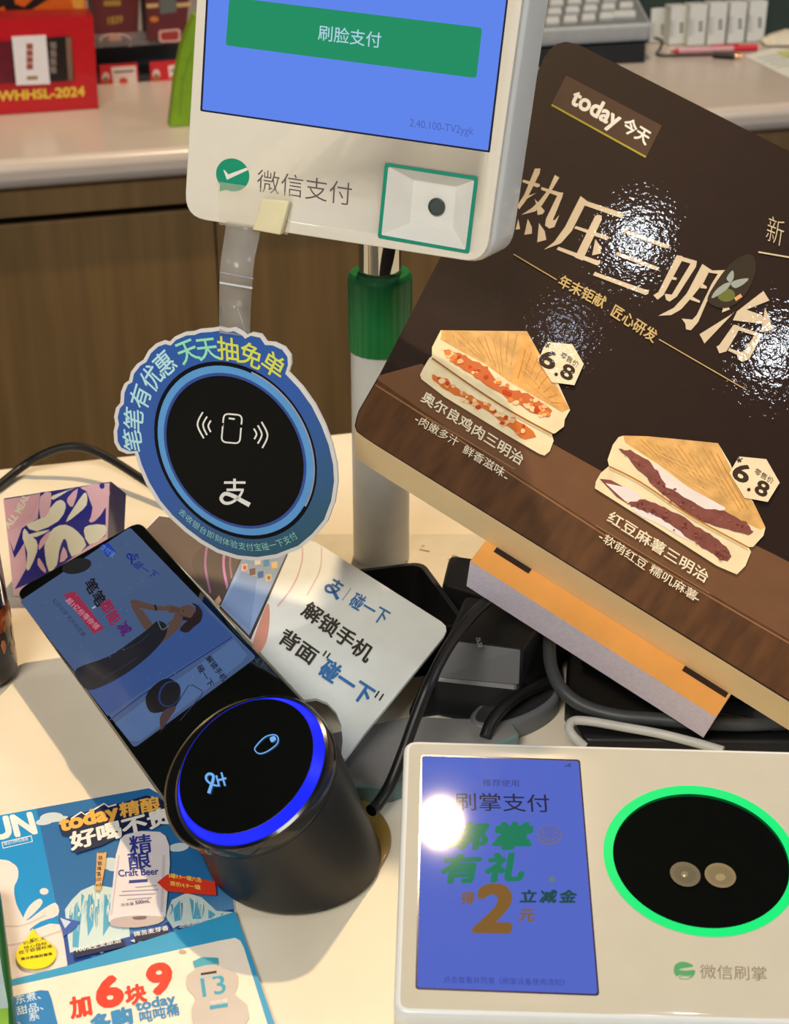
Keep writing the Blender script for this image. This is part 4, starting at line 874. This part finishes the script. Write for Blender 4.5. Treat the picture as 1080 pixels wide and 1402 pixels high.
for k in range(10):
    a = math.radians(-62 + k * 11); zc_ = .018 + .022 * random.random()
    for j in range(2):
        aa = a + random.uniform(-.06, .06); zz = zc_ + random.uniform(-.006, .008); r_ = rb * 1.036; pts = []
        for s_ in range(7):
            th = 2 * math.pi * s_ / 7; da, dz = .10 * math.cos(th) * random.uniform(.5, 1.2), .0045 * math.sin(th) * random.uniform(.5, 1.3)
            pts.append((r_ * math.cos(aa + da), r_ * math.sin(aa + da), zz + dz))
        mb.face(pts, random.choice([fire, M((190, 110, 50), rough=.3, coat=.5), M((110, 40, 16), rough=.3, coat=.5)]))
mb.build('label_picture', t)

# ================================================================== GREEN PACKET, bottom left corner
q = at_z(0, 1300, .012); GP = Frame((q.x, q.y, .012), (0, 0, 1), cu_dir)
t = thing('snack_packet', 'green packet at the bottom left corner beside the flyer', 'packet', GP)
mb = MB(GP); o_ = rounded([GP.L(*p) for p in [(-80, 1190), (-1, 1212), (9, 1290), (21, 1402), (28, 1480), (-80, 1480)]], .002); mb.prism(o_, -.0105, 0, M((30, 116, 44), rough=.35, coat=.3, var=.12, scale=40), M((20, 84, 34), rough=.35), ch=.003); mb.build('packet_body', t)
mb = MB(GP); mb.P([(-60, 1230), (-12, 1232), (3, 1330), (11, 1375), (12, 1480), (-60, 1480)], M((150, 176, 184), rough=.3, var=.1)); mb.P([(-60, 1385), (11, 1380), (15, 1480), (-60, 1480)], M((120, 168, 60), rough=.3, var=.2)); mb.build('printed_panel', t)

# ================================================================== BLACK TRAY, SCANNER AND JUNK ON THE COUNTER
BP = M((20, 20, 21), rough=.5, var=.15, scale=150); GY = M((120, 122, 124), rough=.5, var=.05)
fr = Frame((-.002, .652, 0), (0, 0, 1), cu_dir); hh = .033
mb = MB(fr); o_ = rounded([(-.052, -.036), (.030, -.036), (.024, .028), (-.052, .028)], [.004, .004, .008, .008]); hh = .027; c_ = sum(o_, Vector((0, 0))) / len(o_); i_ = [c_ + (p - c_) * .93 for p in o_]; N = len(o_)
V = [(p.x * .98, p.y * .98, .0006) for p in o_] + [(p.x, p.y, hh) for p in o_] + [(p.x, p.y, hh) for p in i_] + [(p.x, p.y, .003) for p in i_]
mb.mesh(V, [(k * N + i, k * N + (i + 1) % N, (k + 1) * N + (i + 1) % N, (k + 1) * N + i) for k in range(3) for i in range(N)], BP, True); mb.face([Vector(V[i]) for i in range(N)][::-1], BP); mb.face([Vector(V[3 * N + i]) for i in range(N)], BP)
solo(mb.build('desk_tray'), fr, 'open black plastic tray in front of the terminal pole', 'tray')

def hull(name, pts, m, parent=None, bevel=.002):
    import bmesh
    bm = bmesh.new(); vs = [bm.verts.new(p) for p in pts]; r = bmesh.ops.convex_hull(bm, input=vs)
    bmesh.ops.delete(bm, geom=[g for g in r['geom_interior'] if isinstance(g, bmesh.types.BMVert)], context='VERTS')
    me = bpy.data.meshes.new(name); bm.to_mesh(me); bm.free(); me.materials.append(m); o = bpy.data.objects.new(name, me); COL.objects.link(o)
    b = o.modifiers.new('edge_rounding', 'BEVEL'); b.width = bevel; b.segments = 3; b.limit_method = 'ANGLE'; b.angle_limit = math.radians(25)
    if parent: o.parent = parent
    return o
# scanner: body with a bevelled nose
AF = Frame(at_z(650, 985, 0), (0, 0, 1), (.97, -.22, 0))
t = thing('barcode_scanner', 'black barcode scanner lying between the card and sign', 'scanner', AF)
hull('scanner_body', [(-.018, -.004, .002), (.016, -.004, .002), (-.020, .0, .018), (.020, .0, .020), (-.017, .012, .033), (.019, .010, .034), (-.014, .050, .036), (.028, .048, .036), (.030, .05, .002), (-.014, .05, .002)], M((30, 31, 33), rough=.32, var=.1), t, .002)
hull('scanner_nose', [(-.0195, .001, .0196), (.0198, .0005, .0216), (.020, .0025, .0216), (-.0165, .0122, .0342), (.0185, .0102, .0352), (-.0165, .0142, .0338), (.0185, .0122, .0348)], M((36, 37, 40), rough=.45, var=.04), t, .001)
TF = Frame(AF.pt(.006, .026, .0364), (0, 0, 1), AF.u * .35 + AF.v * .94); mb = MB(TF, .0002); a = TF.L(657, 873); mb.G('SP20', (656, 880), (4, 13), (-6, 1), INK(196, 196, 190)) ; under(mb.build('lettering'), TF, t)
# power adapter behind the scanner
AD = Frame(at_z(690, 925, 0), (0, 0, 1), (.9, -.3, 0))
t = thing('power_adapter', 'big black power adapter block behind the scanner', 'power adapter', AD)
hull('adapter_case', [(-.040, .026, .002), (.024, .006, .002), (-.040, .026, .030), (.024, .006, .034), (-.044, .052, .032), (.034, .048, .036), (-.044, .052, .002), (.034, .048, .002)], BP, t, .003)
mb = MB(AD); mb.tube([(.026, .03, .016), (.034, .028, .016), (.038, .025, .016)], .004, BP, 10, 3); mb.build('cable_boot', t)
q = at_z(650, 950, 0); RM = Frame((q.x, q.y, 0), (0, 0, 1), (1, 0, 0))  # black slab added to darken the shadowed counter around the scanner
mb = MB(RM); mb.prism(rounded([RM.L(*p, .0016) for p in [(556, 982), (592, 905), (618, 862), (760, 846), (772, 930), (716, 1008), (690, 996), (600, 976)]], .004), .0004, .0016, M((24, 24, 26), rough=.7, var=.2, scale=300)); solo(mb.build('shade_slab'), RM, 'thin black slab added as shade under the scanner and adapter', 'shade slab')
# grey oval pad
q = at_z(705, 975, .005); OF = Frame((q.x, q.y, .0), (0, 0, 1), (.80, .60, 0))
mb = MB(OF); o_ = [(.026 * math.cos(a * math.pi / 20), .012 * math.sin(a * math.pi / 20)) for a in range(40)]; mb.prism(o_, .0006, .010, M((44, 45, 48), rough=.4, var=.06), M((104, 106, 110), rough=.45), ch=.003)
solo(mb.build('oval_puck'), OF, 'grey rimmed oval plastic puck beside the scanner', 'puck')
# grey tray below the card
q = at_z(560, 1030, 0); GF = Frame((q.x, q.y, 0), (0, 0, 1), (1, 0, 0))
mb = MB(GF); o_ = rounded([GF.L(*p, .009) for p in [(430, 1008), (560, 980), (700, 985), (712, 1006), (540, 1075), (520, 1078), (450, 1074)]], .003); mb.prism(o_, .0006, .009, M((128, 126, 124), rough=.45, var=.04), M((104, 132, 130), rough=.5), ch=.0012)
solo(mb.build('cable_tray'), GF, 'low grey plastic tray between tap reader and palm reader', 'tray')

def cable(name, label, pts, r, m, cat='cable'):
    fr_ = Frame(pts[0], (0, 0, 1), (1, 0, 0)); mb_ = MB(fr_); mb_.tube([fr_.loc(p) for p in pts], r, m, 12, 8)
    return solo(mb_.build(name), fr_, label, cat)
RB = M((16, 16, 17), rough=.42, var=.1)
cable('power_cable', 'black power cable arching over the left back edge of counter', [at_z(-6, 668, .004), at_z(28, 641, .006), at_z(55, 624, .013), at_z(85, 613, .018), at_z(115, 613, .019), at_z(150, 628, .016), at_z(195, 656, .011), at_z(250, 690, .006), at_z(330, 722, .004), at_z(400, 738, .004)], .0026, RB)
cable('reader_cable', 'black cable running down beside the white card to tap reader', [at_z(712, 822, .040), at_z(692, 812, .046), at_z(668, 823, .051), at_z(640, 850, .053), at_z(612, 888, .052), at_z(588, 935, .046), at_z(568, 985, .034), at_z(552, 1030, .024), at_z(535, 1072, .0145), at_z(518, 1100, .010), at_z(508, 1110, .010)], .0026, RB)
cable('thick_grey_cable', 'thick dark grey cable looping below the sign foot', [at_z(757, 850, .03), at_z(752, 880, .028), at_z(755, 915, .024), at_z(770, 945, .02), at_z(800, 967, .0165), at_z(845, 980, .0155), at_z(900, 985, .0155), at_z(960, 990, .0155), at_z(1030, 992, .0155), at_z(1110, 985, .0155)], .0031, M((62, 66, 68), rough=.45, var=.08))
cable('white_cable', 'thin white cable just behind the palm reader', [at_z(800, 1022, .008), at_z(785, 1008, .012), at_z(779, 996, .014), at_z(786, 987, .015), at_z(810, 988, .015), at_z(850, 995, .0145), at_z(900, 1004, .0140), at_z(945, 1015, .0138), at_z(990, 1028, .0138)], .0021, M((196, 196, 190), rough=.4))
cable('short_black_lead', 'short black lead curling over the oval puck', [at_z(664, 1010, .010), at_z(672, 990, .014), at_z(688, 970, .0165), at_z(710, 953, .0165), at_z(735, 940, .016), at_z(760, 930, .016)], .0028, RB)
cable('tangled_cable', 'black cable coil in the dark below the sign', [at_z(800, 905, .0145), at_z(830, 920, .0145), at_z(870, 945, .0145), at_z(930, 968, .0145), at_z(1000, 985, .0145), at_z(1060, 992, .0145)], .0026, RB)
q = at_z(1018, 1004, 0); JF = Frame((q.x, q.y + .02, 0), (0, 0, 1), (1, 0, 0))
mb = MB(JF); mb.lathe([(.0001, .0115), (.011, .0115), (.012, .013), (.012, .026), (.0095, .029), (.0001, .029)], M((10, 74, 52), rough=.1, coat=.6), n=32); solo(mb.build('green_jar'), JF, 'small dark green jar in the shade under the sign', 'jar')
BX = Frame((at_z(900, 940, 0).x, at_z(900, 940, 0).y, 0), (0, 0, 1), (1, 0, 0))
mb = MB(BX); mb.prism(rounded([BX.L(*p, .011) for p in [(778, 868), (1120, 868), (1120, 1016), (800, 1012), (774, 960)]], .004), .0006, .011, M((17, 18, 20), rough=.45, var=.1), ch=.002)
solo(mb.build('router'), BX, 'flat black box lying in the shade below the sign foot', 'router')

# ================================================================== BACK COUNTER: LEFT SHELF GOODS
def upright(px, py, Y, yaw=(1, .0, 0)):                               # vertical frame whose origin stands on the counter top
    p = at_y(px, py, Y); u_ = Vector(yaw); n_ = u_.cross(Vector((0, 0, 1))); return Frame((p.x, p.y, 0), n_, u_)
bu = FC.u
RF = upright(67, 143, 1.765, bu); RD = M((186, 18, 30), rough=.35, coat=.3, var=.04)
t = thing('cigarette_gift_box', 'red cigarette gift box with window and yellow lettering', 'box', RF)
z0 = zoom(0, 0, 3.6)
o_ = [RF.L(*p) for p in [(-30, 26), (127, 22), (134.5, 139), (-30, 149)]]; zb_ = min(o_[2].y, o_[3].y)
o_[2].y = .0006; o_[3].y = .0006
mb = MB(RF); mb.prism(o_, -.05, 0, RD, M((150, 14, 24), rough=.4)); mb.build('box_body', t)
mb = MB(RF); mb.P(z0((-100, 215), (0, 205), (352, 176), (368, 396), (-100, 412)), M((26, 10, 12), rough=.6)); mb.build('window', t)
for nm, pts, m in (('maroon_pack', [(-90, 212), (52, 202), (72, 405), (-90, 412)], M((96, 20, 36), rough=.35, var=.2)), ('white_pack', [(57, 180), (225, 172), (246, 412), (80, 418)], M((226, 222, 226), rough=.35, var=.03)), ('black_pack', [(233, 192), (322, 186), (334, 395), (248, 400)], M((34, 26, 26), rough=.3, var=.2)), ('brown_pack', [(322, 184), (350, 182), (360, 392), (336, 396)], M((122, 92, 76), rough=.4, var=.1))):
    mb = MB(RF); mb.prism([RF.L(*p, .0006) for p in z0(*pts)], .0004, .003, m)
    if nm == 'white_pack': mb.w = .0031; [mb.P(z0((130, 215 + 33 * k), (162, 214 + 33 * k), (163, 243 + 33 * k), (131, 244 + 33 * k)), INK(150, 78, 62)) for k in range(4)]; mb.P(z0((132, 376), (186, 374), (186, 392), (133, 394)), INK(150, 120, 84))
    if nm == 'black_pack': mb.w = .0031; [mb.P(z0((245, 208 + 40 * k), (275, 206 + 40 * k), (280, 240 + 40 * k), (250, 242 + 40 * k)), INK(120, 108, 100)) for k in range(4)]
    mb.build('cigarette_pack', t, 0, nm.replace('_', ' ') + ' in the window')
mb = MB(RF, .0004); mb.B('WHHSL-2024', *z0((-5, 497), (416, 472)), (-.8, -13), INK(226, 190, 66), .04); mb.build('lettering', t)
OB = upright(50, 100, 1.86, bu)
t = thing('orange_box', 'orange and black box behind the red gift box', 'box', OB)
mb = MB(OB); q = [OB.L(-40, -40), OB.L(113, -45)]; mb.prism([(q[0].x, .0006), (q[1].x, .0006), (q[1].x, q[1].y), (q[0].x, q[0].y)], -.04, 0, M((206, 92, 22), rough=.4, var=.1), M((190, 130, 60), rough=.4)); mb.build('box_body', t)
mb = MB(OB); mb.P(z0((-20, -60), (60, -60), (75, 20), (120, 35), (200, -40), (250, -10), (160, 45), (130, 90), (40, 90), (20, 30), (-30, 50)), M((30, 20, 18), rough=.4)); mb.P(z0((355, -120), (412, -120), (412, 80), (380, 80), (355, 10)), M((214, 150, 60), rough=.4)); mb.build('printed_front', t)
for k, (pts, lb) in enumerate((([(120, -60), (192, -60), (190, 66), (131, 67)], 'maroon cigarette carton with crown crest nearest the red gift box'), ([(196, -60), (263, -60), (255, 61), (203, 65)], 'maroon cigarette carton with grey seal beside the green bag'))):
    SH = upright(pts[2][0], 112, 1.93, bu); t = thing('cigarette_carton', lb, 'carton', SH)
    q = [SH.L(*p) for p in pts]; b_ = .050
    mb = MB(SH); mb.prism([(q[3].x, b_), (q[2].x, b_), (q[1].x, q[1].y), (q[0].x, q[0].y)], -.05, 0, M((92, 36, 40), rough=.4, var=.08), M((70, 26, 30), rough=.4)); mb.build('carton_body', t)
    mb = MB(SH); x0 = q[3].x; gx = INK(206, 170, 120)
    if k == 0:
        mb.S(z0((500, 235), (495, 190), (530, 172), (570, 168), (610, 172), (642, 190), (640, 232)), 2, INK(206, 172, 160), 4); mb.E(*z0((568, 195))[0], 9, 8, INK(186, 120, 96)); mb.B('1839', *z0((532, 120), (604, 112)), (0, -10), INK(160, 128, 50), .03); mb.P(z0((510, 5), (595, 0), (595, 28), (512, 30)), INK(150, 120, 50))
    else:
        mb.P(z0((780, 150), (890, 140), (890, 205), (785, 210)), INK(206, 160, 150), r=.004); mb.P(z0((790, 160), (880, 150), (880, 196), (794, 200)), INK(150, 50, 54), r=.003); mb.P(z0((780, -60), (870, -60), (870, 60), (790, 70)), INK(92, 96, 94)); mb.P(z0((720, 20), (780, 16), (780, 36), (724, 40)), INK(190, 160, 110)); mb.P(z0((870, 16), (942, 10), (940, 30), (872, 36)), INK(190, 160, 110)); mb.E(*z0((760, 95))[0], 6, 4, INK(190, 110, 50))
    mb.build('printed_front', t)
SH = upright(190, 118, 1.925, bu); t = thing('display_rack', 'clear and dark shelf rack holding maroon cigarette cartons', 'rack', SH)
ua, ub = SH.L(128, 90).x, SH.L(275, 90).x
mb = MB(SH); c, d = offset_box(ua, ub, .044, .0485, -.06, -.002); mb.box(c, d, M((60, 44, 44), rough=.3)); mb.build('shelf_board', t)
mb = MB(SH); c, d = offset_box(ua, ub, .0006, .008, -.06, .006); mb.box(c, d, M((44, 42, 46), rough=.4)); mb.build('bottom_rail', t)
mb = MB(SH); c, d = offset_box(ua, ub, .008, .0438, -.0595, -.056); mb.box(c, d, M((84, 80, 84), rough=.4)); mb.build('back_panel', t)
mb = MB(SH); c, d = offset_box(ua, ub, .044, .060, .0062, .0075); mb.box(c, d, clear_film((190, 186, 186), .86, .1)); mb.build('acrylic_lip', t)
for (pts, wl, lb) in (([(136, 89), (188, 86), (190, 119), (138, 122)], [(152, 92), (186, 90), (188, 118), (156, 120)], 'red and white price tag below the crown crest carton'), ([(205, 85), (246, 82), (246, 117), (207, 121)], [(230, 90), (246, 88), (246, 115), (233, 117)], 'red and white price tag next to the green bag')):
    PT = Frame(SH.O + SH.n * .007, SH.n, SH.u)
    q = [PT.L(*p) for p in pts]; mn = min(p.y for p in q); 
    mb = MB(PT); mb.prism(q, -.0008, 0, M((196, 36, 44), rough=.4)); mb.P(wl, INK(226, 206, 196)); x, y = pts[0]; mb.E(x + 9, y + 17, 5, 7, INK(206, 190, 184)); mb.E(x + 9, y + 21, 4, 5, INK(150, 100, 60)); mb.E((wl[0][0] + wl[1][0]) / 2, (wl[0][1] + wl[2][1]) / 2 + 6, 6, 5, INK(206, 70, 66)); mb.S([(wl[0][0] + 4, wl[0][1] + 7), (wl[1][0] - 3, wl[1][1] + 7)], 3, INK(110, 100, 110))
    solo(mb.build('price_tag'), PT, lb, 'price tag', 'price tags on the rack')
GB = upright(262, 164, 1.70, bu)
t = thing('green_bag', 'lime green folded bag standing on the back counter', 'bag', GB)
mb = MB(GB); q = [GB.L(*p) for p in [(232, 163), (320, 163), (310, 20), (266, 22), (250, 62), (240, 110)]]; q[0].y = .0006; q[1].y = .0006
mb.prism(q, -.02, 0, M((120, 160, 30), rough=.5, var=.1, scale=60)); mb.build('bag_body', t)
mb = MB(GB); mb.S([(262, 70), (250, 110), (246, 160)], 1.5, INK(90, 130, 24)); mb.build('fold', t)

# ================================================================== BACK COUNTER: RIGHT SIDE
z3 = zoom(700, 0, 2.842)
KN = Vector((.05, -.30, .95)); KO = at_z(815, 60, .035)
KF = Frame(KO, KN, (1, .12, 0))
t = thing('cash_register_keyboard', 'grey keyboard with rows of pale keys on back counter', 'keyboard', Frame((KO.x, KO.y, 0), (0, 0, 1), (1, .12, 0)))
q = [KF.L(*p) for p in [(690, 44), (893, 33), (868, -14), (700, -14)]]
mb = MB(KF); mb.prism(rounded(q, .008), -.022, 0, M((112, 116, 118), rough=.5, var=.04), M((166, 172, 176), rough=.35), ch=.004); under(mb.build('keyboard_case'), KF, t)
mb = MB(KF); q = [KF.L(*p, -.022) for p in [(690, 70), (884, 58), (862, 0), (700, 0)]]; 
lo = [KF.loc(Vector((KF.pt(*p).x, KF.pt(*p).y, .0008))) for p in q]
mb.mesh([Vector(p) for p in q] + lo, [(0, 4, 5, 1), (1, 5, 6, 2), (2, 6, 7, 3), (3, 7, 4, 0)], M((24, 28, 32), rough=.5)); mb.face(lo, BP); under(mb.build('keyboard_base'), KF, t)
kk = M((196, 200, 200), rough=.45, var=.03)
for r in range(5):
    for k in range(7):
        x = 756 - r * -1.2 + (k - 1) * 24.5 + r * 1.5; y = 31 - r * 12.2 - (k - 1) * 2.2
        if x < 700 or x > 862 - r * 4: continue
        kw = 9.6 if not (r == 0 and k == 5) else 16
        mb = MB(KF); mb.prism(rounded([KF.L(*p, .001) for p in [(x - kw, y + 4), (x + kw, y + 3.2), (x + kw - 1, y - 4), (x - kw + 1, y - 3.2)]], .0016), .0004, .006, kk, kk, ch=.0015); under(mb.build('key'), KF, t)
# row of white boxes
for k, (x0, x1, yt, yb) in enumerate([(889, 913, 12, 57), (915.5, 937.5, 9.5, 60), (941, 964.5, 7.5, 61), (968, 991.5, 5, 60), (995.5, 1018, 4, 58), (1022, 1045.5, 2.5, 56)]):
    pos = ['first', 'second', 'third', 'fourth', 'fifth', 'sixth'][k]
    WF = upright((x0 + x1) / 2, yb, at_z((x0 + x1) / 2, yb + 2, 0).y, bu); t = thing('small_white_box', 'small white box on back counter, %s from the keyboard' % pos, 'box', WF, 'white boxes lined up behind the pen')
    hw_ = (WF.L(x1, yb).x - WF.L(x0, yb).x) / 2; cxl = (WF.L(x1, yb).x + WF.L(x0, yb).x) / 2; ht = WF.L(x0, yt).y
    mb = MB(WF); mb.prism([(cxl - hw_, .0006), (cxl + hw_, .0006), (cxl + hw_, ht), (cxl - hw_, ht)], -.022, 0, M((220, 224, 222), rough=.45, var=.02), M((190, 194, 192), rough=.5)); mb.build('carton', t, .001)
    mb = MB(WF); cx = (x0 + x1) / 2; gx = INK(96, 98, 100)
    for j in range(3): mb.P([(cx + 4, yt + 22 + 5 * j), (cx + 9, yt + 21.5 + 5 * j), (cx + 8.5, yt + 25 + 5 * j), (cx + 3.6, yt + 25.6 + 5 * j)], gx)
    mb.S([(cx - 7, yt + 18), (cx - 7.6, yt + 42)], 2.2, INK(170, 174, 176)); mb.S([(cx - 3, yt + 18), (cx - 3.6, yt + 42)], .9, INK(180, 184, 186)); mb.build('printed_front', t)
DG = upright(985, 50, at_z(985, 60, 0).y + .034, bu); mb = MB(DG); q0, q1 = DG.L(872, 40).x, DG.L(1130, 40).x
mb.prism([(q0, .0006), (q1, .0006), (q1, .14), (q0, .14)], -.012, 0, M((44, 60, 54), rough=.5, var=.15, scale=20)); solo(mb.build('display_board', None, .001), DG, 'dark green board standing behind the white boxes', 'board')
p0, p1 = at_z(918, 70, .005), at_z(1036, 65, .005); PNf = Frame(p0, (0, 0, 1), p1 - p0); Lp = (p1 - p0).length
t = thing('red_pen', 'red capped clear ballpoint pen lying before the white boxes', 'pen', PNf)
mb = MB(PNf); mb.tube([(Lp * .08, 0, 0), (Lp * .72, 0, 0)], .0042, M((206, 150, 156), rough=.2, coat=.5), 12, 0); mb.build('barrel', t)
mb = MB(PNf); mb.tube([(0, 0, -.001), (Lp * .08, 0, 0)], [.001, .004], M((180, 20, 30), rough=.3), 12, 0); mb.build('tip', t)
mb = MB(PNf); mb.tube([(Lp * .72, 0, 0), (Lp, 0, 0)], .0046, M((206, 24, 40), rough=.3), 12, 0); mb.build('cap', t)
mb = MB(PNf); c, d = offset_box(Lp * .45, Lp * .78, -.001, .001, .0046, .0062); mb.box(c, d, M((206, 24, 40), rough=.3)); mb.build('clip', t)
pts = [at_z(884, 70, .004), at_z(900, 75, .003), at_z(930, 76, .003), at_z(976, 75, .0045)]; PL = Frame(pts[0], (0, 0, 1), (1, 0, 0))
t = thing('audio_cable', 'thin black cable ending in a plug in front of pen', 'cable', PL)
mb = MB(PL); mb.tube([PL.loc(p) for p in [at_z(896, 52, .02), at_z(906, 56, .016), at_z(904, 66, .008)] + pts[1:]], .0018, RB, 8, 5); mb.build('lead', t)
mb = MB(PL); mb.tube([PL.loc(at_z(976, 75, .0045)), PL.loc(at_z(1006, 77, .0045))], .0044, RB, 12, 0); mb.build('plug_body', t)
mb = MB(PL); mb.tube([PL.loc(at_z(1006, 77, .0045)), PL.loc(at_z(1015, 77.5, .0045))], .0022, M((190, 160, 120), rough=.25, metal=.8), 10, 0); mb.build('plug_pin', t)
q = at_z(1060, 85, 0); SPF = Frame((q.x, q.y, 0), (0, 0, 1), (1, 0, 0))
mb = MB(SPF); mb.prism([SPF.L(*p, .001) for p in [(1018, 76), (1060, 66), (1120, 72), (1130, 118), (1078, 105)]], .0004, .001, M((226, 228, 220), rough=.5)); mb.w = .0011
for k in range(4): mb.S([(1036 + 9 * k, 80 + 4 * k), (1078 + 8 * k, 74 + 4 * k)], .9, INK(130, 134, 140))
mb.P([(1062, 70), (1110, 68), (1112, 80), (1070, 78)], INK(196, 206, 130))
solo(mb.build('receipt_paper'), SPF, 'printed paper sheet with green patch near white boxes', 'paper')
q = at_z(1065, 62, 0); CR = Frame((q.x, q.y, 0), (0, 0, 1), (1, 0, 0))
hb = hull('crumpled_wrapper', [(-.02, -.012, .002), (.03, -.012, .002), (-.024, .0, .008), (.0, -.004, .017), (.034, .0, .015), (.012, .012, .02), (-.01, .016, .012), (.034, .018, .003), (-.02, .018, .002)], M((214, 206, 186), rough=.5, var=.1), None, .0012)
solo(hb, CR, 'crumpled pale wrapper at the right end of white boxes', 'wrapper')
bpy.context.view_layer.update()
